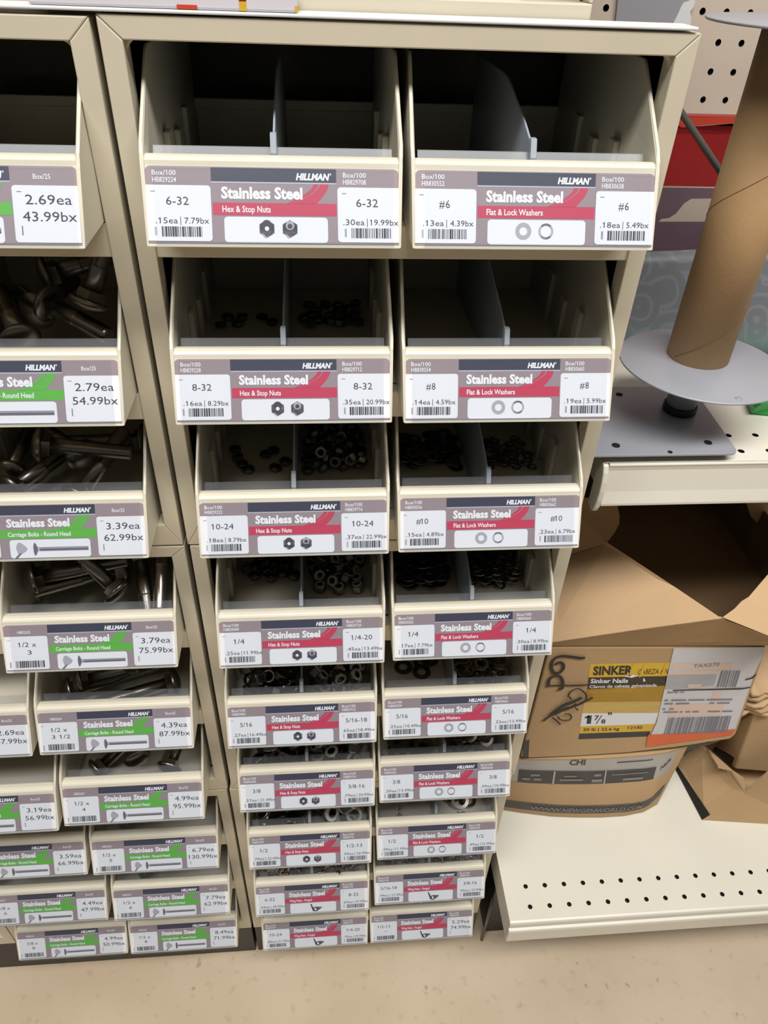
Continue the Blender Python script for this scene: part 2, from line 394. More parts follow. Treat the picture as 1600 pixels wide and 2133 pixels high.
# ------------------------------------------------------------------ bins
FD, FH = .0198, .0370                       # the front face leans back FD over its height FH
SL = math.hypot(FD, FH); ES = Vector((0, FD / SL, FH / SL)); EN = Vector((0, -FH / SL, FD / SL))
LW, LH, LT = 0.1366, 0.0394, 0.0415        # label width and height, distance of its top edge up the face
def fp(U, V, k=1): return Vector((-LW / 2 + U * LW, 0, 0)) + ES * (LT - V * LH) + EN * (0.0003 + 0.00009 * k)
def tray_mesh(depth, back, ribs):
    g = MB()
    prof = [(0, 0), (FD, FH), (.0205, .0393), (.0222, .0410), (.0252, .0415), (.0288, .0408), (.0308, .0396), (.0312, .0382), (.0285, .0365), (.0062, .0024), (.0062, 0)]
    g.prism_x(prof, -.0688, .0688)
    g.box(-.0688, .0688, .005, depth, 0, .0022)
    for s in (-1, 1):
        o = [(.0002, 0, 0), (.0185, .0366, 0), (.0215, .0425, .0012), (.0262, .0478, .0012), (.0680, .0845, .0), (.0715, .0865, .0), (depth, .0865, 0), (depth, 0, 0)]
        a = [Vector((s * (.0696 + f), y, z)) for y, z, f in o]; b = [q - Vector((s * .0021, 0, 0)) for q in a]
        n = len(a); g.add(a + b, [list(range(n)), list(range(n, 2 * n))[::-1]] + [(i, (i + 1) % n, n + (i + 1) % n, n + i) for i in range(n)])
        if ribs:
            for yy, hh in ((.080, .0410), (.119, .0345), (.158, .041)):
                g.box(min(s * .0640, s * .0676), max(s * .0640, s * .0676), yy, yy + .012, .0022, hh)
    g.box(-.0676, .0676, depth - .003, depth, .0022, back)
    g.box(-.0676, .0676, depth - .0045, depth, back - .007, back)
    return g.mesh('tray', ['bin_plastic'], bevel=.0007, bseg=2)
TRAY = tray_mesh(.228, .0360, True)
def divider_mesh():
    g = MB()
    o = [(.0075, .0026), (.0306, .0362), (.0335, .0455), (.0600, .0545), (.1160, .0690), (.1300, .0700), (.2230, .0700), (.2230, .0026)]
    g.slab([(-.0006, a, b) for a, b in o], (.0012, 0, 0))
    g.slab([(-.0017, a, b) for a, b in [(.0316, .0372), (.0302, .0414), (.0344, .0504), (.0386, .0504), (.0374, .0428)]], (.0034, 0, 0))
    return g.mesh('divider', ['divider_plastic'], bevel=.0002, bseg=1)
DIV = divider_mesh()
def guard_mesh():
    g = MB(); g.slab([(-.0655, .0316, .0376), (.0655, .0316, .0376), (.0655, .0358, .0434), (-.0655, .0358, .0434)], (0, .0006, -.0004))
    return g.mesh('front_guard', ['clear_guard'])
GUARD = guard_mesh()
def cover_mesh(sh):
    g = MB()
    q = lambda x, s, k: Vector((x, 0, 0)) + ES * s + EN * k
    a, b = -.0640 + sh, .0655 + sh
    g.slab([q(a, .0022, .0014), q(b, .0022, .0014), q(b, .0412, .0014), q(a, .0412, .0014)], EN * .0005)
    g.slab([q(a, .0013, .0004), q(b, .0013, .0004), q(b, .0028, .0004), q(a, .0028, .0004)], EN * .0024)
    return g.mesh('label_cover', ['clear_plastic'])
COVER = [cover_mesh(0), cover_mesh(.0012), cover_mesh(-.0014)]
LM = ['mauve', 'navy', 'paleline', 'sticker', 'redband', 'ink', 'ink_grey', 'ink_white', 'metal_print', 'metal_print_light', 'metal_print_dark', 'sticker']
def q4(mb, U0, V0, U1, V1, m, k):
    mb.poly([fp(U0, V1, k), fp(U1, V1, k), fp(U1, V0, k), fp(U0, V0, k)], m)
def rrect(mb, U0, V0, U1, V1, m, k, rad, corners='abcd'):     # rounded corners: a top left, b top right, c bottom right, d bottom left
    ru, rv = rad / LW, rad / LH; pts = []
    for c, (cu, cv, a0) in {'a': (U0 + ru, V0 + rv, 180), 'b': (U1 - ru, V0 + rv, 270), 'c': (U1 - ru, V1 - rv, 0), 'd': (U0 + ru, V1 - rv, 90)}.items():
        if c in corners:
            for i in range(5):
                a = math.radians(a0 + 22.5 * i); pts.append(fp(cu + ru * math.cos(a), cv + rv * math.sin(a), k))
        else: pts.append(fp({'a': U0, 'd': U0}.get(c, U1), {'a': V0, 'b': V0}.get(c, V1), k))
    mb.poly(pts[::-1], m)
def shape(mb, pts, m, k): mb.poly([fp(a, b, k) for a, b in pts], m)
def txt(mb, s, U0, Vb, U1, cap, m, k, bold=0, shear=0):
    put_text(mb, s, fp(U0, Vb, k), fp(U1, Vb, k) - fp(U0, Vb, k), fp(U0, Vb - cap, k) - fp(U0, Vb, k), m, bold, shear)
def disc(mb, U, V, r, m, k, n=20, hole=0.0, dark=None, a0=0, a1=360):
    for i in range(n):
        a, b = math.radians(a0 + (a1 - a0) * i / n), math.radians(a0 + (a1 - a0) * (i + 1) / n)
        f = lambda t, rr: fp(U + rr * math.cos(t) / LW, V - rr * math.sin(t) / LH, k)
        if hole: mb.poly([f(a, hole), f(a, r), f(b, r), f(b, hole)], m if dark is None else dark(i / n))
        else: mb.poly([f(a, 0), f(a, r), f(b, r)], m)
def barcode(mb, U0, V0, U1, V1, m, k, rnd, n=26):
    u = U0; step = (U1 - U0) / n / 2
    while u < U1 - step * .5:
        wd = step * rnd.choice((.6, 1, 1, 1.8, 2.6)); q4(mb, u, V0, min(u + wd, U1), V1, m, k); u += wd + step * rnd.choice((.6, .9, 1.4))
def common(mb, sub, subw):
    rrect(mb, 0, 0, 1, 1, 0, 0, .003, 'ab')
    q4(mb, .255, .012, .748, .185, 1, 1); q4(mb, .255, .192, .748, .208, 2, 1)
    txt(mb, 'HILLMAN', .588, .155, .722, .085, 7, 2, .05, .22)
    txt(mb, "'", .724, .150, .728, .085, 7, 2)
    q4(mb, .258, .462, .748, .625, 4, 1)
    L, Rr = [], []
    for i in range(9):                                           # the two-stroke swoosh that grows out of the band
        t = i / 8; v = .205 + t * .262
        L.append((.668 - .112 * t ** 1.7 + .004, v)); Rr.append((.718 - .052 * t ** 1.6, v))
    shape(mb, [(a + .012 - .0, b) for a, b in L] + Rr[::-1], 4, 1)
    shape(mb, [(a - .014, b) for a, b in L] + [(a + .0065, b) for a, b in L][::-1], 4, 1)
    txt(mb, 'Stainless Steel', .292, .405, .613, .150, 7, 2, .042)
    txt(mb, sub, .295, .585, .295 + subw, .085, 7, 2, .018)
    rrect(mb, .300, .645, .712, .985, 11, 2, .002)
def nutlabel(kind):
    g = MB()
    sub, wd = {'nut': ('Hex & Stop Nuts', .190), 'washer': ('Flat & Lock Washers', .235), 'wing': ('Wing Nuts - Forged', .20)}[kind]
    common(g, sub, wd)
    if kind == 'nut':
        for cu, hl in ((.468, 1), (.560, 0)):
            shape(g, [(cu + .034 * math.cos(a) , .80 - .118 * math.sin(a)) for a in [math.radians(30 + 60 * i) for i in range(6)]], 8, 3)
            disc(g, cu, .80, .0040, 8, 3)
            disc(g, cu, .755, .0028 if hl else .0024, 10 if hl else 9, 4); disc(g, cu, .765 if not hl else .80, .0012 if hl else .0013, 11 if hl else 10, 5)
            shape(g, [(cu - .020, .86), (cu - .004, .90), (cu - .004, .93), (cu - .018, .885)], 9, 4); shape(g, [(cu + .024, .84), (cu + .010, .90), (cu + .011, .86)], 10, 4)
    elif kind == 'washer':
        disc(g, .450, .80, .0046, 9, 3, 24, .0023)
        disc(g, .545, .80, .0043, 9, 3, 24, .0031, lambda t: (9, 8, 8, 9, 9, 6, 8, 9)[int(t * 8) % 8])
    else:
        shape(g, [(.478, .68), (.492, .70), (.508, .84), (.520, .92), (.505, .96), (.496, .88)], 10, 3)
        disc(g, .528, .88, .0033, 10, 3, 18, .0019); disc(g, .548, .86, .0026, 8, 3, 14, .0012)
        shape(g, [(.545, .82), (.578, .80), (.584, .84), (.560, .90)], 8, 3)
    return g
def boltlabel():
    g = MB(); common(g, 'Carriage Bolts - Round Head', .32)
    pts = [(.330, .80), (.338, .71), (.352, .69), (.372, .74), (.388, .80), (.384, .85), (.362, .90), (.345, .93), (.338, .90)]
    shape(g, pts, 9, 3); shape(g, [(.345, .90), (.360, .89), (.335, .985), (.322, .985)], 8, 4)
    shape(g, [(.424, .70), (.432, .72), (.440, .79), (.440, .86), (.432, .93), (.424, .95), (.419, .88), (.418, .78)], 8, 3)
    q4(g, .438, .785, .452, .865, 9, 3); q4(g, .452, .79, .700, .86, 8, 3); q4(g, .452, .80, .700, .815, 9, 4)
    return g
def sticker(side, kind, d, rnd):
    g = MB()
    U0, U1 = (.0, .252) if side == 0 else (.752, 1.0)
    rrect(g, U0, .245, U1, .972, 0, 3, .0018, 'bc' if side == 0 else 'ad')
    q4(g, U0 + .018, .322, U0 + .036, .332, 2, 4)
    if kind == 'pair':
        c = (U0 + U1) / 2; t, ea, bx = d
        wd = .022 * len(t) - (.008 if '/' in t else 0)
        txt(g, t, c - wd / 2 - .005, .500, c + wd / 2 - .005, .112, 1, 4)
        a = U0 + (.033 if side == 0 else .022); e = a + .0172 * len(ea)
        txt(g, ea, a, .742, e, .082, 1, 4); q4(g, e + .010, .655, e + .0125, .765, 1, 4)
        txt(g, bx, e + .026, .742, e + .026 + .0160 * len(bx), .082, 1, 4)
        barcode(g, U0 + .055, .782, U0 + .215, .915, 1, 4, rnd)
        barcode(g, U0 + .028, .79, U0 + .036, .90, 2, 4, rnd, 4)
    elif kind == 'size':
        a, b = d
        txt(g, a, .085 - .017 * (len(a) - 5), .475, .185, .105, 1, 4); txt(g, b, .142 - .012 * len(b), .645, .142 + .012 * len(b), .100, 1, 4)
        barcode(g, .055, .780, .225, .930, 1, 4, rnd); barcode(g, .022, .80, .030, .93, 2, 4, rnd, 4)
    elif kind == 'price':
        ea, bx = d
        c = U0 + .135
        txt(g, ea, c - .0145 * len(ea), .485, c + .0145 * len(ea), .130, 1, 4); txt(g, bx, c - .0145 * len(bx), .700, c + .0145 * len(bx), .130, 1, 4)
        q4(g, U0 + .026, .76, U0 + .031, .88, 2, 4)
    return g
NUTL = {k: nutlabel(k) for k in ('nut', 'washer', 'wing')}
BOLTL = boltlabel()
def label_card(t, base, kind, tops, stickers, seed):
    rnd = random.Random(seed); src = BOLTL if kind == 'bolt' else NUTL[kind]
    g = MB(); g.v = list(src.v); g.f = [list(q) for q in src.f]; g.m = list(src.m); g.sm = list(src.sm)
    for U, V, s, wd in tops: txt(g, s, U, V, U + wd, .068, 7, 2, .01)
    L = list(LM); L[4] = 'greenband' if kind == 'bolt' else 'redband'
    c = g.build('label_card', L, t, fix=False)
    for side, (kd, d) in enumerate(stickers):
        h = sticker(side, kd, d, rnd); h.build('price_sticker', ['sticker', 'ink', 'ink_grey'], c, fix=False)
BINS = {}
def make_bin(key, x, row, yf, label, kind, tops, stickers, div, seed):
    z = ZROW[row]; base = (x, yf, z)
    t = thing('parts_bin', label, 'bin', base, 'beige plastic parts bins')
    link('tray', TRAY, t)
    if div: link('divider', DIV, t)
    link('front_guard', GUARD, t); link('label_cover', COVER[seed % 3], t)
    label_card(t, base, kind, tops, stickers, seed)
    BINS[key] = Vector(base)
ORD = ['first', 'second', 'third', 'fourth', 'fifth', 'sixth', 'seventh', 'eighth', 'ninth']
RX_L = [-.0735, -.0740, -.0720, -.0710, -.0748, -.0735, -.0742, -.0748, -.0740]
RX_R = [.0720, .0726, .0745, .0755, .0710, .0708, .0718, .0718, .0692]
RY_L = [-.1085, -.1080, -.1095, -.1095, -.1105, -.1100, -.1090, -.1125, -.1075]
RY_R = [-.1085, -.1090, -.1085, -.1080, -.1085, -.1075, -.1065, -.1075, -.1070]
RD = [  # size left, each, box, size right, each, box ; codes
 (('6-32', '.15ea', '7.79bx'), ('6-32', '.30ea', '19.99bx'), '829224', '829708'), (('8-32', '.16ea', '8.29bx'), ('8-32', '.35ea', '20.99bx'), '829228', '829712'),
 (('10-24', '.18ea', '8.79bx'), ('10-24', '.37ea', '22.99bx'), '829232', '829716'), (('1/4', '.25ea', '11.99bx'), ('1/4-20', '.45ea', '13.49bx'), '830000', '829720'),
 (('5/16', '.27ea', '16.49bx'), ('5/16-18', '.65ea', '18.49bx'), '830003', '829722'), (('3/8', '.37ea', '21.49bx'), ('3/8-16', '.79ea', '20.99bx'), '830006', '829724'),
 (('1/2', '.79ea', '22.49bx'), ('1/2-13', '.99ea', '24.99bx'), '830009', '829726'), (('6-32', '.69ea', '49.99bx'), ('8-32', '.69ea', '47.99bx'), '829730', '829732'),
 (('10-24', '.89ea', '51.99bx'), ('1/4-20', '.79ea', '39.99bx'), '829734', '829736')]
WD = [(('#6', '.13ea', '4.39bx'), ('#6', '.18ea', '5.49bx'), '830552', '830658'), (('#8', '.14ea', '4.59bx'), ('#8', '.19ea', '5.99bx'), '830554', '830660'),
 (('#10', '.15ea', '4.89bx'), ('#10', '.23ea', '6.79bx'), '830556', '830662'), (('1/4', '.17ea', '7.79bx'), ('1/4', '.30ea', '8.99bx'), '830502', '830664'),
 (('5/16', '.25ea', '10.49bx'), ('5/16', '.33ea', '13.99bx'), '830504', '830666'), (('3/8', '.30ea', '13.49bx'), ('3/8', '.39ea', '10.99bx'), '830506', '830668'),
 (('1/2', '.39ea', '11.99bx'), ('1/2', '.49ea', '12.99bx'), '830508', '830670'), (('5/16-18', '.99ea', '27.49bx'), ('3/8-16', '.99ea', '27.99bx'), '829738', '829740'),
 (('1/2-13', '', ''), ('5.29ea', '74.99bx'), '829742', '829744')]
KN = {'nut': 'nuts', 'washer': 'washers', 'wing': 'wing nuts'}
for r in range(9):
    for c, (D, X, Y) in enumerate(((RD, RX_L, RY_L), (WD, RX_R, RY_R))):
        a, b, ca, cb = D[r]; kind = 'wing' if r > 6 else ('nut', 'washer')[c]
        tops = [(.028, .118, 'Box/100', .092), (.028, .208, 'H' + 'B' + ca, .092), (.775, .118, 'Box/100', .092), (.775, .208, 'H' + 'B' + cb, .092)]
        st = [('pair', a), ('pair', b)]
        if (r, c) == (8, 1): st = [('size', ('1/2-13', '-')), ('price', b)]
        make_bin(('R', r, c), X[r], r, Y[r], f"beige bin labelled {a[0]} {KN[kind]}, {ORD[r]} row from top, {('left', 'right')[c]} column under red bands",
                 kind, tops, st, True, r * 2 + c)
LX = [-.1743, -.1752, -.1785, -.1750, -.1757, -.1782, -.1778, -.1757, -.1772]
LYR = [-.1130, -.1085, -.1075, -.1060, -.1080, -.1145, -.1045, -.1063, -.1003]
LYL = {4: -.1087, 5: -.1190, 6: -.1032, 7: -.1040, 8: -.0990}
LXL = {4: -.3211, 5: -.3215, 6: -.3233, 7: -.3228, 8: -.3203}
LD = [('1 1/2', '2.69ea', '43.99bx'), ('2', '2.79ea', '54.99bx'), ('2 1/2', '3.39ea', '62.99bx'), ('3', '3.79ea', '75.99bx'), ('3 1/2', '4.39ea', '87.99bx'),
      ('4', '4.99ea', '95.99bx'), ('5', '6.79ea', '130.99bx'), ('6', '7.79ea', '62.99bx'), ('8', '8.49ea', '71.99bx')]
LD2 = {4: ('3 1/2', '2.69ea', '47.99bx'), 5: ('4', '3.19ea', '56.99bx'), 6: ('5', '3.59ea', '66.99bx'), 7: ('6', '4.49ea', '47.99bx'), 8: ('8', '4.99ea', '50.99bx')}
for r in range(9):
    L, ea, bx = LD[r]
    make_bin(('L', r, 1), LX[r] - .0697, r, LYR[r], f'beige bin of carriage bolts priced {ea}, {ORD[r]} row from top, under a green band', 'bolt',
             [(.080, .190, 'HB8326' + str(30 + r), .075), (.835, .165, 'Box/25', .065)], [('size', ('1/2 x', L)), ('price', (ea, bx))], False, 40 + r)
    if r in LD2:
        L, ea, bx = LD2[r]
        make_bin(('L', r, 0), LXL[r] - .0697, r, LYL[r], f'beige bin priced {ea} {bx} at the photo left edge, {ORD[r]} row, green band', 'bolt',
                 [(.080, .190, 'HB8326' + str(10 + r), .075), (.835, .165, 'Box/25', .065)], [('size', ('3/8 x', L)), ('price', (ea, bx))], False, 60 + r)

# ------------------------------------------------------------------ on top of the cabinets
g = MB(); g.box(-.52, .1535, -.0692, -.0480, .1029, .1046)
tag(g.build('shelf_board', 'white_board', base=(-.18, -.06, .1029), bevel=.0006), 'narrow white board lying along the front tops of both drawer cabinets', 'shelf board')
UY = -.0465
t = thing('drawer_cabinet', 'beige drawer cabinet standing behind the white board, cut off by the photo top', 'cabinet', (-.10, UY, .0912), 'beige cabinet above the white board')
del t['group']
B = (-.10, UY, .0912); X0, X1, ZB, ZT = -.302, .1010, .0912, .44
g = MB()
g.box(X0, X1, UY, UY + .014, ZB, ZB + .0207); g.box(X0, X1, UY, UY + .014, ZT - .012, ZT)
g.box(X0, X0 + .0112, UY, UY + .014, ZB + .0207, ZT - .012); g.box(X1 - .0022, X1, UY, UY + .014, ZB + .0207, ZT - .012)
g.build('face_frame', 'cabinet_paint', t, B, bevel=.0009)
g = MB()
g.box(X0 + .001, X0 + .0025, UY + .0145, .2220, ZB, ZT - .002); g.box(X1 - .0025, X1 - .001, UY + .0145, .2220, ZB, ZT - .002)
g.box(X0 + .0025, X1 - .0025, UY + .0145, .2220, ZT - .0035, ZT - .002); g.box(X0 + .0025, X1 - .0025, UY + .0145, .2220, ZB, ZB + .0015)
g.box(X0 + .0025, X1 - .0025, .2205, .2220, ZB + .0015, ZT - .0035)
g.build('shell', 'cabinet_inside_shade', t, B)
for k in range(2):
    x = (-.180, -.0340)[k]
    t2 = thing('parts_bin', ('beige bin with only its bottom edge showing at the photo top, left of centre', 'beige bin with only its bottom edge showing at the photo top, right of centre')[k], 'bin', (x + .03, UY + .016, .1134))
    link('tray', TRAY, t2); link('front_guard', GUARD, t2)
    g = MB(); g.box(X0, X1, 0, 0, 0, 0)
h = MB(); h.box(X0 + .003, X1 - .003, UY + .015, .2195, ZB + .0200, ZB + .0213)
h.build('shelf', 'cabinet_paint', t, B)
# packets lying in front of the upper cabinet
t = thing('paper_packet', 'white paper packet with red and yellow print lying on the white board', 'packet', (-.12, -.060, .1046))
g = MB(); g.box(-.190, -.0580, -.0680, -.0482, .1047, .1120); g.build('packet_body', 'white_print', t, (-.12, -.060, .1046), bevel=.0012)
g = MB()
g.box(-.0870, -.0835, -.06825, -.0679, .1050, .1117, 0); g.box(-.0870, -.0835, -.0683, -.0679, .1090, .1117, 1)
g.build('printed_band', ['yellow_print', 'red_print'], t, (-.12, -.060, .1046)); g = MB()
g.box(-.118, -.108, -.06825, -.0679, .1050, .1068, 2); g.build('printed_mark', ['yellow_print', 'red_print', 'orange_print'], t, (-.12, -.060, .1046)); g = MB()
g.box(-.0592, -.0575, -.06825, -.0679, .1050, .1078, 0)
g.build('tape_strip', ['yellow_print', 'red_print', 'orange_print'], t, (-.12, -.060, .1046))

# ------------------------------------------------------------------ base shelf and upper shelf of the bay on the right
SZ = -0.825; SYF = -0.136; SX0 = 0.1700; SX1 = 0.95
t = thing('base_shelf', 'cream enamelled base shelf of the bay on the right, with two rows of holes', 'shelf', (.5, .1, FL))
B = (.5, .1, FL)
g = MB(); a0 = .1995 - .0127; nh = 29; pb = .0254
yA, yB = -.0918 + pb / 2, -.0918 - pb * 1.5
perforated(g, (a0, yB, SZ), (1, 0, 0), (0, 1, 0), nh, 2, pb, .0030, .004)
xe = a0 + nh * pb
for a, b, c, d in ((SX0, a0, SYF + .004, .358), (a0, xe, SYF + .004, yB), (a0, xe, yB + 2 * pb, .358), (xe, SX1, SYF + .004, .358)):
    g.poly([(a, c, SZ), (b, c, SZ), (b, d, SZ), (a, d, SZ)], 0)
g.build('deck', ['shelf_enamel', 'hole_dark'], t, B, fix=False)
g = MB()
prof = [(SYF + .004, SZ), (SYF + .001, SZ - .0012), (SYF, SZ - .004), (SYF, SZ - .0115), (SYF + .0012, SZ - .0125), (SYF + .0012, SZ - .0145), (SYF - .0022, SZ - .0160), (SYF - .0030, SZ - .019), (SYF - .0030, SZ - .0435), (SYF - .0010, SZ - .0465), (SYF + .004, SZ - .047), (SYF + .004, SZ - .0445), (SYF + .001, SZ - .0435), (SYF + .0035, SZ - .0175), (SYF + .0035, SZ - .004), (SYF + .005, SZ - .0008)]
g.prism_x(prof, SX0, SX1); g.build('front_rail', 'shelf_enamel', t, B, bevel=.0004, bseg=1)
g = MB(); g.slab([(SX0 + .0002, SYF + .005, SZ - .0005), (SX0 + .0002, .357, SZ - .0005), (SX0 + .0002, .357, SZ - .050), (SX0 + .0002, SYF + .005, SZ - .046)], (.0015, 0, 0))
g.build('side_flange', 'shelf_enamel', t, B)
g = MB(); g.box(.1745, SX1, -.0625, -.060, FL, SZ - .0505); g.box(.1745, .177, -.06, .356, FL, SZ - .0505)
g.build('kick_plate', 'black_base', t, B, bevel=.0006)
g = MB(); g.tube([(.1690, -.0735, SZ - .075), (.1690, -.0735, FL + .003)], .0022, 8); g.box(.1672, .1708, -.0755, -.0715, FL, FL + .003)
tag(g.build('metal_rod', ['rod_metal'], base=(.169, -.0735, FL)), 'thin dull metal rod upright between the cabinet plinth and the base shelf', 'rod')
UZ0 = -.205; UYF = -.0268; UX0 = .1862
t = thing('upper_shelf', 'cream upper shelf on the right carrying the reel stand, with a price channel', 'shelf', (.5, .15, UZ0 - .03))
B = (.5, .15, UZ0 - .03)
g = MB(); a0 = .3123 - 4.5 * pb + .0; yB = -.0118 - pb / 2
xs = a0 - 0
perforated(g, (xs, yB, UZ0), (1, 0, 0), (0, 1, 0), 26, 2, pb, .0030, .004)
xe = xs + 26 * pb
for a, b, c, d in ((UX0, xs, UYF, .345), (xs, xe, UYF, yB), (xs, xe, yB + 2 * pb, .345), (xe, SX1, UYF, .345)):
    g.poly([(a, c, UZ0), (b, c, UZ0), (b, d, UZ0), (a, d, UZ0)], 0)
g.build('deck', ['shelf_enamel', 'hole_dark'], t, B, fix=False)
g = MB(); g.box(UX0, SX1, UYF + .004, .345, UZ0 - .028, UZ0 - .0045)
g.build('underside', 'shelf_enamel', t, B)
g = MB()
prof = [(UYF + .0035, UZ0), (UYF, UZ0 - .0006), (UYF - .0010, UZ0 - .0022), (UYF - .0002, UZ0 - .0044), (UYF + .0004, UZ0 - .0080), (UYF - .0014, UZ0 - .0290), (UYF - .0038, UZ0 - .0405), (UYF - .0036, UZ0 - .0430), (UYF - .0012, UZ0 - .0440), (UYF + .0012, UZ0 - .0420), (UYF + .0016, UZ0 - .0290), (UYF + .0036, UZ0 - .0080)]
g.prism_x(prof, UX0 + .004, SX1); g.build('price_channel', 'shelf_enamel', t, B, bevel=.0003, bseg=1)
g = MB()
pts = []
for k in range(9):
    a = math.pi * k / 8; pts.append((UX0 - .0015, UYF + .002 - .0085 * math.sin(a) * (1 if k else 1), UZ0 - .026 + .0258 * math.cos(a)))
pts += [(UX0 - .0015, UYF + .012, UZ0 - .050), (UX0 - .0015, UYF + .012, UZ0 - .0005)]
g.slab(pts, (.0050, 0, 0)); g.build('end_cap', 'shelf_enamel', t, B, bevel=.0012)

# ------------------------------------------------------------------ reel stand on the upper shelf
cx, cy = .2742, .0405; PZ = -.1948
t = thing('reel_stand', 'grey metal reel stand with square base plate and round flanges on the upper shelf', 'reel stand', (cx, cy, UZ0))
B = (cx, cy, UZ0)
def plate_pts(x0, x1, y0, y1, r, z, skew=.0):
    pts = []
    for px_, py_, a0 in ((x1 - r, y1 - r, 0), (x0 + r, y1 - r, 90), (x0 + r, y0 + r, 180), (x1 - r, y0 + r, 270)):
        for k in range(6):
            a = math.radians(a0 + 18 * k); yy = py_ + r * math.sin(a); pts.append((px_ + r * math.cos(a) + skew * (yy - y0), yy, z))
    return pts
g = MB(); g.slab(plate_pts(.1640, .2985, -.0300, .0860, .007, PZ - .0022, .06), (0, 0, .0022)); g.build('base_plate', 'grey_metal', t, B, bevel=.0005)
g = MB()
for u, v, r in ((1283, 928, .0031), (1475, 922, .0030), (1396, 942, .0018), (1290, 822, .0028)):
    g = MB(); q = at_z(u, v, PZ); M = Matrix.Translation((q.x, q.y, PZ - .0001)); g.lathe([(0, .0002), (r, .0002), (r * 1.15, .0005), (r * 1.15, 0)], 14, M, 0); g.build('screw_hole', 'hole_dark', t, B)
g = MB(); g.box(.185, .2965, -.018, .075, UZ0 + .0002, PZ - .0024); g.build('foot', 'post_metal', t, B, bevel=.001)
g = MB(); g.lathe([(.0132, 0), (.0132, .0545)], 28, Matrix.Translation((cx, cy, PZ + .0002))); g.build('post', 'post_metal', t, B)
g = MB(); g.lathe([(.0136, 0), (.0150, .0012), (.0150, .0065), (.0136, .0075)], 28, Matrix.Translation((cx, cy, PZ + .0002)), closed=True); g.build('collar', 'rubber', t, B)
DZ = -.1405; dcx, dcy, dr = .2735, .0275, .0690
def flange(z, x, y, r, nm='flange'):
    g = MB(); g.lathe([(0, 0), (r - .0006, 0), (r, .0004), (r, .0014), (r - .0006, .0018), (0, .0018)], 72, Matrix.Translation((x, y, z - .0018)))
    return g.build(nm, 'grey_metal', t, B)
flange(DZ, dcx, dcy, dr)
g = MB(); q = at_z(1539, 830, DZ); g.lathe([(0, .0003), (.0026, .0003), (.0030, 0)], 14, Matrix.Translation((q.x, q.y, DZ))); g.build('screw_hole', 'post_metal', t, B)
TZ1 = .0995
flange(TZ1 + .0024, dcx + .004, dcy + .006, dr)
g = MB(); g.lathe([(.0128, DZ + .0004), (.0128, TZ1)], 20, Matrix.Translation((cx, cy + .0, 0))); g.build('spindle', 'post_metal', t, B)
R0 = .0258
g = MB(); g.lathe([(R0 - .003, DZ + .0003), (R0, DZ + .0003), (R0, TZ1 - .0003), (R0 - .003, TZ1 - .0003)], 64, Matrix.Translation((cx + .0008, cy, 0)), closed=True)
o = g.build('tube_wall', 'tube_card', None, (cx, cy, DZ)); o.name = 'cardboard_tube'
tag(o, 'tall brown cardboard tube standing between the grey flanges of the reel stand', 'cardboard tube')
g = MB(); seam = []
pitch = .128
for tz in (DZ + .006, DZ + .006 + pitch * .0):
    pts = []
    for k in range(90):
        a = math.radians(-210 + k * 8); z = tz + pitch * (k * 8) / 360 - .02
        if DZ + .001 < z < TZ1 - .001: pts.append((cx + .0008 + (R0 + .00005) * math.cos(a), cy + (R0 + .00005) * math.sin(a), z))
    g.tube(pts, .00028, 5)
sm = g.build('spiral_seam', 'tube_seam', o, (cx, cy, DZ)); 

# ------------------------------------------------------------------ things behind the reel stand
# leaning patterned sheet
y0s, y1s = .176, .215; zt_ = -.108
pts = []
g = MB(); n = 24; xl, xr = .17, .62; rows = 8
for j in range(rows + 1):
    for i in range(n + 1):
        x = xl + (xr - xl) * i / n; tt = j / rows
        g.v.append(Vector((x, y0s + (y1s - y0s) * tt + .006 * math.sin(x * 38) * (1 - .4 * tt), UZ0 + .001 + (zt_ - UZ0 + .02 * (x - .37)) * tt)))
for j in range(rows):
    for i in range(n):
        a = j * (n + 1) + i; g.f.append([a, a + 1, a + n + 2, a + n + 1]); g.m.append(0); g.sm.append(True)
o = g.build('patterned_sheet', 'curl_print', base=(.40, .19, UZ0), fix=False)
md = o.modifiers.new('thickness', 'SOLIDIFY'); md.thickness = .002; md.offset = 1
tag(o, 'grey vinyl sheet with pale curls leaning behind the cardboard tube', 'sheet')
# red printed pouch
t = thing('printed_pouch', 'dark red pouch with orange and white bands standing behind the diagonal rod', 'pouch', (.40, .255, UZ0)); B = (.40, .255, UZ0)
Y = .256
P_ = lambda u, v, k=0: at_y(u, v, Y - .0003 * k)
g = MB(); lo, hi = UZ0 + .001, at_y(1500, 242, Y).z
g.box(.255, .56, Y, Y + .012, lo, hi); g.build('pouch_body', 'red_print', t, B, bevel=.001)
g = MB()
za, zb_, zc, zd = at_y(1400, 246, Y).z, at_y(1400, 262, Y).z, at_y(1400, 279, Y).z, at_y(1400, 384, Y).z
g.poly([P_(1395, 244.5), P_(1395, 268), P_(1425, 264), P_(1570, 254), P_(1640, 250), P_(1640, 244.5)][::-1], 0); g.poly([P_(1395, 268), P_(1395, 279), P_(1640, 280), P_(1640, 250), P_(1570, 254), P_(1425, 264)][::-1], 1)
g.box(.258, .557, Y - .0004, Y, lo + .002, zd - .003, 2); g.box(.258, .557, Y - .0006, Y, zd - .003, zd - .0018, 3)
b1 = [P_(1372, 462, 2), P_(1440, 462, 2), P_(1600, 462, 2), P_(1600, 412, 2), P_(1440, 414, 2), P_(1425, 424, 2), P_(1408, 445, 2), P_(1394, 454, 2), P_(1378, 456, 2)]
g.poly(b1, 3)
g.build('printed_band', ['orange_print', 'white_print', 'plum_print', 'beige_print'], t, B, fix=False)
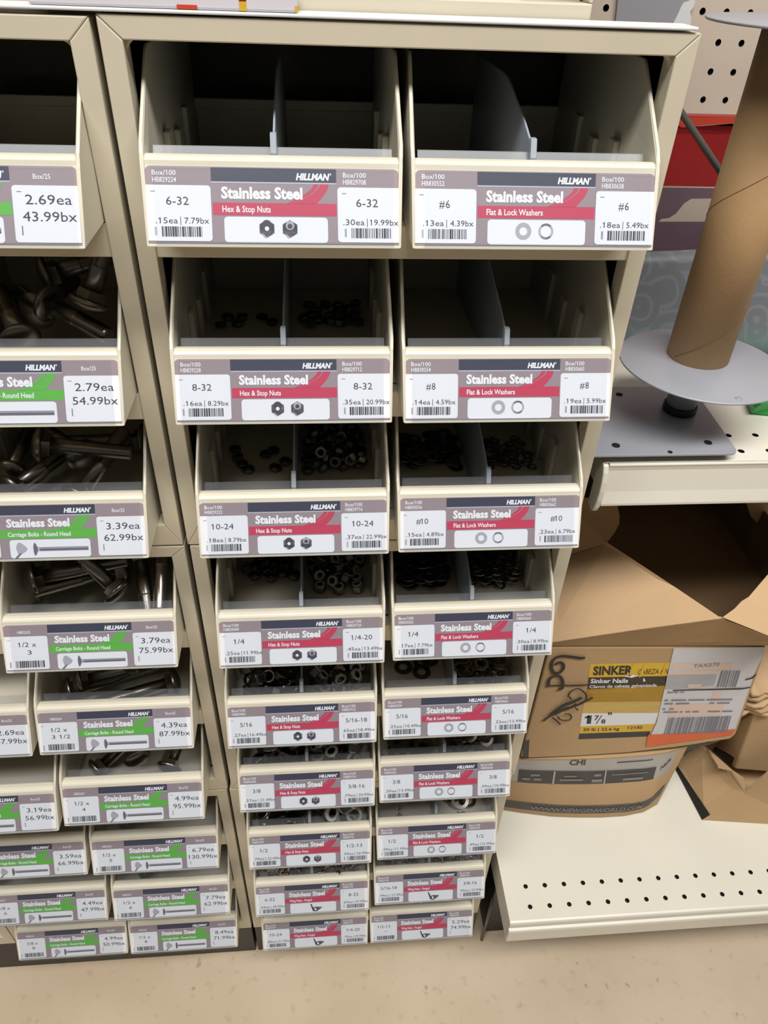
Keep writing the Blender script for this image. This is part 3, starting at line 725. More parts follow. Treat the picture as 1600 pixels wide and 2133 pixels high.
# diagonal rod
a, b = at_y(1423, 240, .20), at_y(1500, 356, .165)
a = a + (a - b).normalized() * .05; b = b + (b - a).normalized() * 0.21
g = MB(); g.tube([a, b], .0030, 10)
tag(g.build('metal_rod', 'rod_metal', base=tuple(b)), 'dark steel rod slanting down behind the cardboard tube', 'rod')
# grey card and torn paper on the pegboard
g = MB(); q = [at_y(1281, 62, PY - .004), at_y(1432, 70, PY - .004), at_y(1448, -25, PY - .004), at_y(1290, -25, PY - .004)]
g.slab(q, (0, .0022, 0)); tag(g.build('grey_card', 'grey_sheet', base=(.3, PY, .08)), 'plain grey card fixed to the pegboard above the right cabinet corner', 'card')
g = MB(); q = [at_y(u, v, PY - .0048) for u, v in ((1400, 62), (1404, 46), (1412, 30), (1419, 14), (1424, 6), (1436, 2), (1446, -8), (1448, 4), (1444, 16), (1438, 24), (1440, 40), (1436, 66))]
g.slab(q, (0, .0006, 0)); tag(g.build('torn_paper', 'torn_white', base=(.34, PY, .08)), 'ragged scrap of white paper on the edge of the grey card', 'paper scrap')
# green plastic piece
t0 = [at_z(1563, 862, UZ0 + .0006), at_z(1572, 850, UZ0 + .010), at_z(1585, 842, UZ0 + .016)]
g = MB(); g.slab([t0[0], t0[0] + Vector((.05, -.012, 0)), t0[0] + Vector((.055, -.010, .022)), t0[2], t0[1]], (.006, .022, 0))
tag(g.build('plastic_clip', 'green_plastic', base=tuple(t0[0]), bevel=.001), 'bright green plastic clip lying on the upper shelf at the right edge', 'clip')

# ------------------------------------------------------------------ cartons on the base shelf
def lerp(a, b, t): return a + (b - a) * t
def polyline(pts, s):
    s = min(max(s, 0), 1) * (len(pts) - 1); i = min(int(s), len(pts) - 2); return lerp(pts[i], pts[i + 1], s - i)
# bottom carton, sagging at the front
bot = [at_z(u, v, SZ + .0008) for u, v in ((1028, 1684), (1085, 1693), (1150, 1701), (1200, 1703), (1250, 1703), (1300, 1700), (1340, 1692), (1369, 1676))]
top = [Vector((b.x * 1.0 + (.012 if i == 7 else .006 if i > 4 else -.002), [.016, .012, .010, .009, .009, .010, .013, .020][i], -.6985)) for i, b in enumerate(bot)]
def LF(s, t, k=0):
    a, b = polyline(bot, s), polyline(top, s); q = lerp(a, b, t); q.y -= .010 * math.sin(math.pi * min(1, t)) * (1 - .5 * t) * min(1, (1 - s) * 6) + .0007 * k; return q
t = thing('nail_carton', 'sagging brown carton with grey print and black stripe, lowest on the base shelf', 'carton', (.30, .10, SZ)); B = (.30, .10, SZ)
g = MB(); N, Mv = 84, 20
for j in range(Mv + 1):
    for i in range(N + 1):
        q = LF(i / N, j / Mv)
        if j == 0: q.z += .0004
        g.v.append(q)
for j in range(Mv):
    for i in range(N):
        a = j * (N + 1) + i; g.f.append([a, a + 1, a + N + 2, a + N + 1]); g.m.append(0); g.sm.append(True)
br0, br1 = bot[-1], top[-1]; bk0, bk1 = Vector((.452, .10, SZ + .0008)), Vector((.455, .10, -.699)); 
g.poly([LF(1, 0), bk0, bk1, LF(1, 1)]); g.poly([bk0, Vector((.440, .27, SZ + .0008)), Vector((.440, .27, -.699)), bk1])
l0, l1 = LF(0, 0), LF(0, 1); g.poly([l0, l1, Vector((.19, .27, -.699)), Vector((.19, .27, SZ + .0008))])
g.poly([LF(i / N, 1) for i in range(N + 1)] + [bk1, Vector((.440, .27, -.699)), Vector((.19, .27, -.699))])
g.build('carton_body', 'cardboard', t, B, fix=False)
def LQ(mb, s0, s1, ta, tb, m, k, n=14):
    for i in range(n):
        a, b = s0 + (s1 - s0) * i / n, s0 + (s1 - s0) * (i + 1) / n
        f = lambda tt, x: tt(x) if callable(tt) else tt
        mb.poly([LF(a, f(ta, a), k), LF(b, f(ta, b), k), LF(b, f(tb, b), k), LF(a, f(tb, a), k)], m)
def LT_(mb, s, s0, s1, t0, cap, m, k, bold=0, shear=0):
    vs, fs, wd = glyphs(s, bold, shear); f = (lambda x: 0) if not callable(t0) else t0
    mb.add([LF(s0 + (s1 - s0) * x / wd, (t0(s0 + (s1 - s0) * x / wd) if callable(t0) else t0) + cap * y, k) for x, y in vs], fs, m)
up = lambda s: max(0, s - .80) * .9
g = MB()
LQ(g, .03, .93, lambda s: .665 + up(s) * .2, .985, 0, 1, 30)
LQ(g, .08, .80, .665, lambda s: .855 - .03 * s, 1, 2, 24)
for s in (.24, .52): LQ(g, s, s + .008, .665, .845, 0, 3, 1)
for s0, s1, ta, tb in ((.14, .18, .77, .80), (.10, .14, .71, .74), (.155, .19, .71, .74), (.27, .40, .715, .735), (.29, .36, .77, .785), (.46, .50, .77, .80), (.45, .51, .69, .73), (.56, .75, .775, .787), (.62, .72, .695, .725)): LQ(g, s0, s1, ta, tb, 2, 3, 5)
LT_(g, 'CHI', .31, .40, .925, .075, 1, 2, .03); LQ(g, .58, .76, .93, .945, 1, 2, 6)
LT_(g, 'Nails', .835, .90, lambda s: .76 + (s - .83) * 1.5, .06, 1, 2, .02)
g.build('printed_panel', ['grey_print', 'charcoal_print', 'charcoal_text'], t, B, fix=False); g = MB()
LQ(g, .02, .955, lambda s: .125 + up(s) * .9, lambda s: .30 + up(s) * 1.0, 1, 1, 40)
LT_(g, 'WWW.NEWGENWORLD.COM', .17, .80, lambda s: .165, .085, 2, 2, .02)
g.build('printed_stripe', ['grey_print', 'charcoal_print', 'charcoal_text'], t, B, fix=False)
g = MB(); q0, q1 = at_y(1375, 1652, .045), at_y(1402, 1648, .045)
g.slab([Vector((.438, .075, SZ + .001)), Vector((.456, .072, SZ + .001)), at_y(1408, 1585, .078), at_y(1392, 1580, .078)], (0, .004, 0)); g.build('loose_flap', 'cardboard_pale', t, B)
g = MB(); g.slab([at_y(1385, 1600, .03), at_y(1414, 1567, .03), at_y(1418, 1567, .05), at_y(1386, 1640, .06), at_y(1378, 1640, .05)], (.0006, 0, 0)); g.build('tape_strip', 'tape_black', t, B)

# the sinker nail carton
SY = .0105
S = lambda u, v, k=0: at_y(u, v, SY - .00022 * k)
t = thing('nail_carton', 'brown nail carton with a yellow label, white shipping label and marker scrawl', 'carton', (.33, .10, -.69)); B = (.33, .10, -.69)
face = [S(1146, 1347.5), S(1596, 1347.5), S(1591, 1370), S(1538, 1518), S(1533, 1530), S(1522, 1540), S(1405, 1558), S(1307, 1569), S(1200, 1576), S(1099, 1580), S(1084, 1578)]
g = MB(); g.slab(face, (0, .25, 0)); g.build('carton_body', 'cardboard', t, B, bevel=.0025)
def SQ(mb, pts, m, k): mb.poly([S(u, v, k) for u, v in pts], m)
def ST(mb, s, a, b, c, m, k, bold=0, shear=0):          # baseline start, baseline end, top of the first letter
    put_text(mb, s, S(*a, k), S(*b, k) - S(*a, k), S(*c, k) - S(*a, k), m, bold, shear)
g = MB()
SQ(g, [(1230, 1383), (1400, 1380), (1396, 1408), (1226, 1411)], 0, 1)
SQ(g, [(1226, 1411), (1396, 1408), (1392, 1428), (1223, 1436)], 1, 1); SQ(g, [(1223, 1436), (1392, 1428), (1381, 1461), (1217, 1463)], 2, 1)
SQ(g, [(1217, 1463), (1381, 1461), (1372, 1485), (1213, 1486)], 3, 1); SQ(g, [(1213, 1486), (1372, 1485), (1364, 1508), (1209, 1513)], 4, 1)
SQ(g, [(1209, 1513), (1362, 1508), (1357, 1523), (1207, 1528)], 0, 1); SQ(g, [(1207, 1528), (1355, 1523), (1351, 1534), (1205, 1540)], 5, 1)
ST(g, 'SINKER', (1235, 1406), (1317, 1404), (1236.5, 1388), 5, 2, .04, .0); ST(g, 'CABEZA AN', (1328, 1405), (1392, 1403), (1330, 1394), 5, 2, .0, .15)
ST(g, 'Sinker Nails', (1230, 1423), (1308, 1422), (1231, 1414), 4, 2, .03); ST(g, 'Clavos de cabeza galvanizada', (1228, 1433.5), (1368, 1430), (1228.5, 1427), 4, 2, .02)
ST(g, 'Vinyl coated countersunk head', (1228, 1443), (1335, 1440), (1228, 1439), 0, 2)
ST(g, '1', (1222, 1507), (1231, 1507), (1224, 1490), 5, 2, .03); ST(g, '7', (1238, 1500), (1247, 1500), (1239.5, 1490), 5, 2, .02)
SQ(g, [(1241, 1508), (1243, 1508), (1255, 1490), (1253, 1490)], 5, 2); ST(g, '8', (1252, 1507), (1261, 1507), (1253, 1498), 5, 2, .02); ST(g, '"', (1266, 1498), (1274, 1498), (1267, 1484), 5, 2, .02)
ST(g, '50 lb | 22.6 kg', (1215, 1523), (1290, 1521), (1216, 1517), 5, 2, .02); ST(g, '1218S', (1308, 1519), (1338, 1518), (1309, 1513), 5, 2, .01)
for (a, b) in ((1340, 1386), (1318, 1384), (1385, 1384)):   # scuffs where tape lifted the print
    SQ(g, [(a, b), (a + 6, b - 2), (a - 2, b + 22), (a - 9, b + 26)], 6, 3)
SQ(g, [(1300, 1409), (1318, 1405), (1330, 1408), (1316, 1412)], 4, 3); SQ(g, [(1340, 1412), (1343, 1414), (1345, 1419), (1340, 1420)], 4, 3)
g.build('nail_label', ['yellow_print', 'brown_print', 'gold_print', 'tan_print', 'sticker', 'tape_black', 'yellow_print'], t, B, fix=False)
g = MB()
SQ(g, [(1404, 1350), (1594, 1348), (1588, 1370), (1574, 1398), (1532, 1518), (1526, 1528), (1348, 1556), (1352, 1540), (1368, 1506)], 0, 4)
SQ(g, [(1402, 1382), (1526, 1381), (1524, 1395), (1398, 1396)], 1, 5); SQ(g, [(1392, 1400), (1500, 1396), (1494, 1404), (1390, 1412)], 1, 5)
SQ(g, [(1390, 1406), (1494, 1405), (1488, 1428), (1386, 1436)], 2, 6); SQ(g, [(1434, 1425), (1462, 1425), (1460, 1433), (1433, 1434)], 1, 7)
SQ(g, [(1486, 1440), (1506, 1440), (1500, 1456), (1482, 1456)], 1, 5); SQ(g, [(1398, 1468), (1510, 1464), (1504, 1488), (1392, 1492)], 1, 5)
SQ(g, [(1350, 1531), (1346, 1556), (1524, 1531), (1532, 1519), (1440, 1526)], 3, 6)
ST(g, 'TAX270', (1444, 1391), (1498, 1387), (1446, 1384), 5, 7)
SQ(g, [(1402, 1437), (1402, 1439), (1545, 1436), (1562, 1433), (1566, 1430), (1548, 1433)], 4, 8)
SQ(g, [(1552, 1415), (1554, 1417), (1569, 1413), (1577, 1405), (1575, 1404), (1566, 1411)], 4, 8)
ST(g, 'Serial no', (1390, 1444), (1426, 1443), (1391, 1440), 4, 7, .01)
rr = random.Random(3)
for yy, spans in ((1459, ((1384, 1392), (1398, 1430), (1434, 1468), (1472, 1526))), (1466, ((1384, 1402), (1408, 1436), (1478, 1488), (1494, 1520))), (1477, ((1380, 1386), (1394, 1404))), (1483.5, ((1382, 1412), (1416, 1422), (1428, 1438), (1442, 1456), (1474, 1500), (1504, 1526)))):
    for a, b in spans: SQ(g, [(a, yy + 1.3 - (a - 1380) * .014), (b, yy + 1.3 - (b - 1380) * .014), (b + .5, yy - 1.3 - (b - 1380) * .014), (a + .5, yy - 1.3 - (a - 1380) * .014)], 5, 7)
def slantbars(x0, x1, y0, y1, dx, n, k, m=5, dy=0):
    x = x0
    while x < x1:
        wd = rr.choice((1.2, 2, 3.2, 4.5)); e = min(x + wd, x1); s = dy * (x - x0)
        SQ(g, [(x + dx, y1 - s), (e + dx, y1 - s), (e, y0 - s), (x, y0 - s)], m, k); x = e + rr.choice((.9, 1.5, 2.4))
slantbars(1393, 1524, 1495, 1530, -10, 0, 7, 5, .03); slantbars(1503, 1543, 1397, 1431, -10, 0, 7, 5)
g.build('shipping_label', ['shipping_label', 'peach_print', 'smudge_grey', 'orange_label', 'marker', 'ink_grey'], t, B, fix=False)
g = MB(); SQ(g, [(1091, 1546), (1103, 1540), (1101, 1578), (1089, 1578)], 0, 2); g.build('tape_strip', 'tape_black', t, B, fix=False)
def stroke(mb, pts, wd, k=9, m=0):                     # marker stroke drawn on the carton face
    P = [S(1100 + u / 10, 1350 + v / 10, k) for u, v in pts]; W_ = wd * .00060
    Q = []
    for i in range(len(P)):                            # smooth the path
        Q.append(P[i])
        if i + 1 < len(P):
            a, b, c, d = P[max(i - 1, 0)], P[i], P[i + 1], P[min(i + 2, len(P) - 1)]
            for tt in (.25, .5, .75):
                Q.append(.5 * ((2 * b) + (c - a) * tt + (2 * a - 5 * b + 4 * c - d) * tt ** 2 + (3 * b - a - 3 * c + d) * tt ** 3))
    L, R_ = [], []
    for i, q in enumerate(Q):
        d = (Q[min(i + 1, len(Q) - 1)] - Q[max(i - 1, 0)]).normalized(); nn = Vector((-d.z, 0, d.x)) * W_ / 2; L.append(q + nn); R_.append(q - nn)
    mb.add(L + R_, [(i, i + 1, len(Q) + i + 1, len(Q) + i) for i in range(len(Q) - 1)], m)
g = MB()
stroke(g, [(1190, 205), (1080, 205), (900, 180), (700, 165), (580, 200), (510, 280), (485, 380), (510, 480), (580, 520), (670, 500), (735, 430), (735, 350), (680, 300), (610, 310), (560, 350)], 6.5)
stroke(g, [(370, 795), (600, 775), (900, 775), (1240, 765)], 4.2, 10)
stroke(g, [(425, 790), (430, 700), (480, 610), (580, 575), (670, 600), (720, 690), (725, 780), (700, 850), (620, 850)], 6.5, 11)
stroke(g, [(315, 1515), (480, 1400), (640, 1330), (850, 1250), (1100, 1150), (1350, 1030)], 6.5, 12)
stroke(g, [(480, 1380), (600, 1290), (760, 1180), (950, 1110), (1120, 1030)], 9, 13); stroke(g, [(560, 1380), (760, 1260), (900, 1230), (1020, 1160)], 8, 14)
stroke(g, [(830, 1020), (870, 930), (960, 860), (1060, 850), (1170, 920), (1220, 1010), (1190, 1110), (1080, 1170)], 3.6, 15)
stroke(g, [(500, 1440), (590, 1510), (680, 1600)], 3.6, 16); stroke(g, [(620, 1420), (660, 1480), (760, 1505), (870, 1490), (900, 1430), (860, 1375), (760, 1370)], 3.6, 17)
stroke(g, [(860, 1010), (910, 1080)], 3.6, 18); stroke(g, [(980, 1240), (1045, 1300)], 3.2, 19)
g.build('marker_writing', 'marker', t, B, fix=False)

# the opened carton on top of it
t = thing('open_carton', 'torn open empty brown carton with caved in flaps under the upper shelf', 'carton', (.33, .12, -.475)); B = (.33, .12, -.475)
TH = .0028
zl, zr_ = S(1150, 1345).z + .0012, S(1600, 1345).z + .0012
bl, br = Vector((.1945, .0102, zl)), Vector((.4560, .0102, zr_ + .002))
A = at_y(1503, 1288, -.018); L0 = at_y(1140, 1339, .0060); R0_ = at_y(1640, 1340, -.002)
mid = at_y(1330, 1311, -.0075)
bl = at_y(1146, 1345.5, .0102); br = at_y(1640, 1344.5, .0102)
g = MB(); g.slab([bl, br, R0_, A], (0, TH, 0)); g.slab([bl, A, mid, L0], (0, TH, 0)); g.build('front_panel', 'cardboard', t, B)
C_ = at_d(1265, 1130, .80); D_ = Vector((.186, .125, -.392)); mid2 = at_d(1405, 1222, .774)
def flap(nm, pts, m='cardboard', off=None):
    h = MB(); n = (pts[1] - pts[0]).cross(pts[2] - pts[0]).normalized() * TH if off is None else Vector(off)
    h.slab(pts, n, 0, 1); return h.build(nm, [m, 'cardboard_edge'], t, B, fix=True)
h = MB()
top_pts = [L0, mid, A, mid2, C_, D_]
n = Vector((0, .0010, -TH))
h.slab([L0, mid, A, mid2], n, 0, 1); h.slab([L0, mid2, C_, D_], n, 0, 1)
h.build('flap', ['cardboard_pale', 'cardboard_edge'], t, B)
E_ = at_d(1602, 1194, .785); E2 = at_d(1680, 1150, .80); R2_ = at_d(1690, 1360, .76)
A2 = A + Vector((.0015, .001, .0005)); ed = [at_d(1560, 1243, .772), at_d(1545, 1252, .770), at_d(1530, 1268, .768)]
h = MB(); h.slab([A2, R0_, R2_, E2, E_] + ed, n, 0, 1); h.build('flap', ['cardboard_pale', 'cardboard_edge'], t, B)
flap('flap', [at_y(u, v, y) for u, v, y in ((1264, 1131, .068), (1279, 1112, .078), (1290, 1092, .088), (1291, 1075, .094), (1287, 1056, .10), (1284, 1040, .105), (1170, 1040, .10), (1170, 1160, .07))], 'cardboard', (-.0005, TH, 0))
flap('flap', [at_y(u, v, .15) for u, v in ((1552, 1040), (1566, 1078), (1584, 1096), (1592, 1118), (1604, 1136), (1660, 1150), (1660, 1040))], 'cardboard', (0, TH, 0))
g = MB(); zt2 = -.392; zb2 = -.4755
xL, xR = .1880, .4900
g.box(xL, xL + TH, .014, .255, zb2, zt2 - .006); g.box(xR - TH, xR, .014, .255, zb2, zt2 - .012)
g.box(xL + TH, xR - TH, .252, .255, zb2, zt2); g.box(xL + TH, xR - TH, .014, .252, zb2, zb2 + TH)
g.build('carton_body', 'cardboard_inside_shade', t, B)

# three cartons to the right of the pile
t = thing('open_carton', 'low torn carton with black taped edge resting on the base shelf, far right', 'carton', (.53, .06, SZ)); B = (.53, .06, SZ)
A0, A1 = at_z(1463, 1708, SZ + .0008), at_y(1550, 1653, -.012); B0, B1 = at_z(1402, 1592, SZ + .0008), at_y(1457, 1557, .066)
C0, C1 = at_z(1700, 1722, SZ + .0008), at_y(1700, 1618, -.02)
g = MB(); g.slab([A0, A1, B1, B0], (.003, .0006, 0), 0, 1); g.slab([A0, C0, C1, at_y(1604, 1608, -.016), A1], (0, .003, 0), 0, 1)
g.slab([B0, B1, B1 + Vector((.2, .05, .0)), B0 + Vector((.2, .05, 0))], (0, .003, 0), 0, 1)
g.poly([A0 + Vector((.004, .003, .001)), C0 + Vector((0, .003, .001)), B0 + Vector((.2, .048, .001)), B0 + Vector((.004, 0, .001))], 0)
g.build('carton_body', ['cardboard', 'cardboard_edge'], t, B)
g = MB(); nn = (A1 - A0).cross(B0 - A0).normalized(); nn = -nn if nn.x > 0 else nn
e = nn * .0006
g.poly([lerp(A0, A1, .00) + e, lerp(A0, A1, .20) + e, lerp(B0, B1, .10) + e, lerp(B0, B1, 0) + e]); g.build('tape_strip', 'tape_black', t, B, fix=False)
g = MB(); g.slab([B1 + Vector((.001, 0, .001)), A1 + Vector((.001, 0, .001)), at_y(1548, 1622, -.002), at_y(1524, 1606, .010), at_y(1496, 1600, .016), at_y(1470, 1558, .062)], (0, 0, .0028), 0, 1)
g.build('flap', ['cardboard_pale', 'cardboard_edge'], t, B)
fr = lambda u, v, k=1: at_y(u, v, -.0135 - .0004 * k)
g = MB(); g.poly([fr(1572, 1692), fr(1700, 1704), fr(1700, 1640), fr(1600, 1640), fr(1588, 1664)], 0); g.poly([fr(1588, 1664, 2), fr(1700, 1676, 2), fr(1700, 1638, 2), fr(1600, 1638, 2)], 1); g.poly([fr(1586, 1684, 3), fr(1598, 1681, 3), fr(1598, 1677, 3), fr(1590, 1677, 3)], 2)
g.build('printed_label', ['sticker', 'yellow_print', 'ink'], t, B, fix=False)
t = thing('carton', 'tan carton standing in the low torn carton, right of the nail carton', 'carton', (.52, .06, -.76)); B = (.52, .06, -.76)
a1, a0 = at_y(1572, 1484, .018), at_y(1531, 1602, .022); c1, c0 = at_y(1720, 1480, .014), at_y(1720, 1618, .018); b1, b0 = at_y(1528, 1446, .105), at_y(1468, 1548, .110)
back1, back0 = c1 + Vector((0, .10, 0)), c0 + Vector((0, .10, 0))
g = MB(); g.add([a0, c0, c1, a1, b0, b1, back1, back0], [(0, 1, 2, 3), (4, 0, 3, 5), (3, 2, 6, 5), (7, 4, 5, 6), (1, 7, 6, 2), (0, 4, 7, 1)]); g.build('carton_body', 'cardboard', t, B, bevel=.003)
nn = (a1 - a0).cross(b0 - a0).normalized(); nn = -nn if nn.x > 0 else nn; e = nn * .0005
g = MB(); g.poly([lerp(b0, a0, .05) + e, lerp(b0, a0, .90) + e, lerp(lerp(b0, a0, .90), lerp(b1, a1, .90), .16) + e, lerp(lerp(b0, a0, .05), lerp(b1, a1, .05), .16) + e]); g.build('tape_strip', 'tape_black', t, B, fix=False)
t = thing('crushed_carton', 'flattened brown carton with torn layered edges on the tan carton', 'carton', (.50, .06, -.60)); B = (.50, .06, -.60)
for k in range(5):
    z_ = a1.z + .003 + k * .0105; g = MB(); N = 14; vs = []
    for j in range(2):
        for i in range(N + 1):
            x = .4725 + (.62 - .4725) * i / N - .001 * k; y = .012 + .004 * math.sin(i * 1.7 + k) + j * .10; vs.append(Vector((x, y, z_ + .0030 * math.sin(i * .9 + k * 2.1) + .002 * j)))
    g.add(vs, [(i, i + 1, N + 2 + i, N + 1 + i) for i in range(N)], 0, True)
    o = g.build('cardboard_layer', ['cardboard' if k % 2 else 'cardboard_pale'], t, B, fix=False); md = o.modifiers.new('thickness', 'SOLIDIFY'); md.thickness = .0062; md.offset = 0

# ------------------------------------------------------------------ hardware in the bins
def hexnut_mesh(af, th, hole, nm='hex_nut'):
    g = MB(); R_ = af / math.sqrt(3); K = 12; n = 24; rings = []
    def ring(z, cut):
        out = []
        for k in range(n):
            a = 2 * math.pi * k / n; hexr = (af / 2) / math.cos((a + math.pi / 6) % (math.pi / 3) - math.pi / 6)
            rr_ = min(hexr, cut); out.append((rr_ * math.cos(a), rr_ * math.sin(a), z))
        return out
    def circ(z, r): return [(r * math.cos(2 * math.pi * k / n), r * math.sin(2 * math.pi * k / n), z) for k in range(n)]
    rg = [circ(th * .5, hole * .5), circ(th * .5 - .0003, hole * .5 * 1.12), circ(th * .5, hole * .5 * 1.25), circ(th * .5, af * .47), ring(th * .38, R_ * .985), ring(-th * .38, R_ * .985), circ(-th * .5, af * .47), circ(-th * .5, hole * .5)]
    vs = [q for r in rg for q in r]; m = len(rg)
    g.add(vs, [(i * n + k, i * n + (k + 1) % n, ((i + 1) % m) * n + (k + 1) % n, ((i + 1) % m) * n + k) for i in range(m) for k in range(n)], 0)
    return g.mesh(nm, ['stainless_dark'])
def ring_mesh(nm, ro, ri, th, split=False, mat_='stainless_dark'):
    g = MB(); n = 28; a0, a1 = (0.12, 2 * math.pi - .12) if split else (0, 2 * math.pi); N = n if split else n
    prof = [(ri, -th / 2), (ro * .985, -th / 2), (ro, -th * .3), (ro, th * .3), (ro * .985, th / 2), (ri, th / 2)]; vs = []; m = len(prof)
    for k in range(N + (1 if split else 0)):
        a = a0 + (a1 - a0) * k / N; dz = (k / N - .5) * th * .9 if split else 0
        for r, z in prof: vs.append((r * math.cos(a), r * math.sin(a), z + dz))
    L = N + 1 if split else N; fs = []
    for k in range(N):
        j = (k + 1) if split else (k + 1) % N
        for q in range(m): fs.append((k * m + q, j * m + q, j * m + (q + 1) % m, k * m + (q + 1) % m))
    if split: fs += [list(range(m))[::-1], [N * m + q for q in range(m)]]
    g.add(vs, fs, 0, False)
    return g.mesh(nm, [mat_])
def wing_mesh(sz):
    g = MB(); g.lathe([(sz * .16, 0), (sz * .34, 0), (sz * .26, sz * .42), (sz * .16, sz * .42)], 14, closed=True)
    for s in (-1, 1):
        o = [(s * sz * .24, .02 * sz), (s * sz * .60, .30 * sz), (s * sz * .92, .78 * sz), (s * sz * .80, .95 * sz), (s * sz * .58, .86 * sz), (s * sz * .22, .36 * sz)]
        g.slab([(a, -sz * .07, b) for a, b in o], (0, sz * .14, 0))
    return g.mesh('wing_nut', ['stainless'], bevel=sz * .035)
def rand_rot(tilt): return Euler((random.gauss(0, tilt), random.gauss(0, tilt), random.uniform(0, 6.28)))
def pile(name, label, cat, group, mesh, key, xr, yr, n, rad, h, lay=1, tilt=.12, z0=.0023, insert=None, hs=None, reff=None, flat=False):
    """n things of one kind dropped one after another on the floor of a bin (local x and y ranges), each resting on those under it"""
    b = BINS[key]; put = []; reff = reff or rad
    for i in range(n):
        best = None
        for _ in range(14 if lay == 1 else 7):
            x, y = random.uniform(xr[0] + rad, xr[1] - rad), random.uniform(yr[0] + rad, yr[1] - rad); z = 0.0
            for px_, py_, pz_ in put:
                d = math.hypot(x - px_, y - py_)
                if flat:
                    if d < 1.9 * rad: z = max(z, pz_ + hs)
                elif d < 2 * reff: z = max(z, pz_ + (math.sqrt(4 * reff * reff - d * d)) * .92)
            if best is None or z < best[2] - 1e-6: best = (x, y, z)
        x, y, z = best; put.append(best)
        o = bpy.data.objects.new(name, mesh); COL.objects.link(o)
        e = rand_rot(tilt * (.5 if z < 1e-6 else 1.6 if flat else 3.2)); c = math.cos(e.x) * math.cos(e.y); s_ = math.sqrt(max(0, 1 - c * c))
        zc = h / 2 * abs(c) + (rad * s_ * .9 if z < 1e-6 or flat else 0)
        o.location = b + Vector((x, y, z0 + zc + z + .0002 + Z0)); o.rotation_euler = e; tag(o, label, cat, group)
        if insert:
            q = bpy.data.objects.new('nylon_ring', insert); COL.objects.link(q); q.parent = o; q['label'] = 'pale nylon ring'
XL, XR = (-.0625, -.0025), (.0025, .0625)
AF = {1: (.0087, .0034, .0042), 2: (.0095, .0036, .0048), 3: (.0111, .0056, .0064), 4: (.0127, .0068, .0079), 5: (.0143, .0084, .0095), 6: (.0190, .0111, .0127)}
HN = {r: hexnut_mesh(*AF[r]) for r in AF}
SN = {r: hexnut_mesh(AF[r][0], AF[r][1] * 1.25, AF[r][2], 'stop_nut') for r in AF}
def insert_mesh(r):
    a, th, h = AF[r]; g = MB(); zt = th * 1.25 / 2
    g.lathe([(h * .46, zt - .0004), (h * .78, zt - .0004), (h * .76, zt + th * .18), (h * .46, zt + th * .18)], 16, closed=True)
    return g.mesh('nylon_ring', ['nylon'])
SI = {r: insert_mesh(r) for r in AF}
SPN = {1: ((6, 1, (.135, .175)), (20, 1, (.135, .190))), 2: ((8, 1, (.100, .150)), (60, 2, (.098, .165))), 3: ((22, 1, (.098, .165)), (34, 1, (.078, .150))),
       4: ((40, 2, (.046, .104)), (36, 2, (.046, .104))), 5: ((30, 2, (.032, .080)), (30, 2, (.032, .080))), 6: ((14, 2, (.028, .080)), (14, 2, (.028, .080)))}
for r in SPN:
    rowname = ORD[r]
    for side, (n, lay, yr) in enumerate(SPN[r]):
        af, th, _ = AF[r]; rad = af / math.sqrt(3) + .0002
        if side == 0: pile('hex_nut', f'dark stainless hex nut in the left half of the {rowname} row nuts bin', 'nut', f'hex nuts in the {rowname} row bin', HN[r], ('R', r, 0), XL, yr, n, rad, th, lay, .14, reff=af * .46)
        else: pile('stop_nut', f'dark stop nut with nylon ring in the right half of the {rowname} row nuts bin', 'nut', f'stop nuts in the {rowname} row bin', SN[r], ('R', r, 0), XR, yr, n, rad, th * 1.3, lay, .22, insert=SI[r] if r > 2 else None, reff=af * .48)
WO = {2: (.0064, .0085 / 2), 3: (.0079, .0062), 4: (.0095, .0074), 5: (.0111, .0087), 6: (.0140, .0109)}
SPW = {2: ((44, 2, (.098, .150)), (64, 2, (.100, .150))), 3: ((50, 3, (.078, .150)), (66, 3, (.078, .142))), 4: ((4, 1, (.066, .104)), (56, 3, (.048, .104))), 5: ((8, 2, (.044, .088)), (34, 2, (.042, .088))), 6: ((0, 1, (.05, .09)), (3, 1, (.050, .088)))}
for r in SPW:
    rowname = ORD[r]; ro, rl = WO[r]
    fw = ring_mesh('flat_washer', ro, ro * .47, .0013); lw = ring_mesh('lock_washer', rl, rl * .62, rl * .20, True, 'stainless')
    for side, (n, lay, yr) in enumerate(SPW[r]):
        if not n: continue
        if side == 0: pile('flat_washer', f'dark flat washer in the left half of the {rowname} row washers bin', 'washer', f'flat washers in the {rowname} row bin', fw, ('R', r, 1), XL, yr, n, ro + .0002, .0013, lay, .05, hs=.0026, flat=True)
        else: pile('lock_washer', f'dark split lock washer in the right half of the {rowname} row washers bin', 'washer', f'lock washers in the {rowname} row bin', lw, ('R', r, 1), XR, yr, n, rl + .0002, rl * .25, lay, .10, hs=rl * .42, flat=True)
for c in (0, 1):
    sz = .0085 if c == 0 else .0105; wm = wing_mesh(sz)
    for side in (0, 1):
        pile('wing_nut', f"bright wing nut heaped in the {('left', 'right')[side]} half of the {('left', 'right')[c]} column wing nuts bin", 'wing nut', f"wing nuts, {('left', 'right')[c]} column, {('left', 'right')[side]} half",
             wm, ('R', 7, c), (XL, XR)[side], (.024, .060), (80, 54)[c], sz * .88, sz * .5, 3, .5, reff=sz * .62)
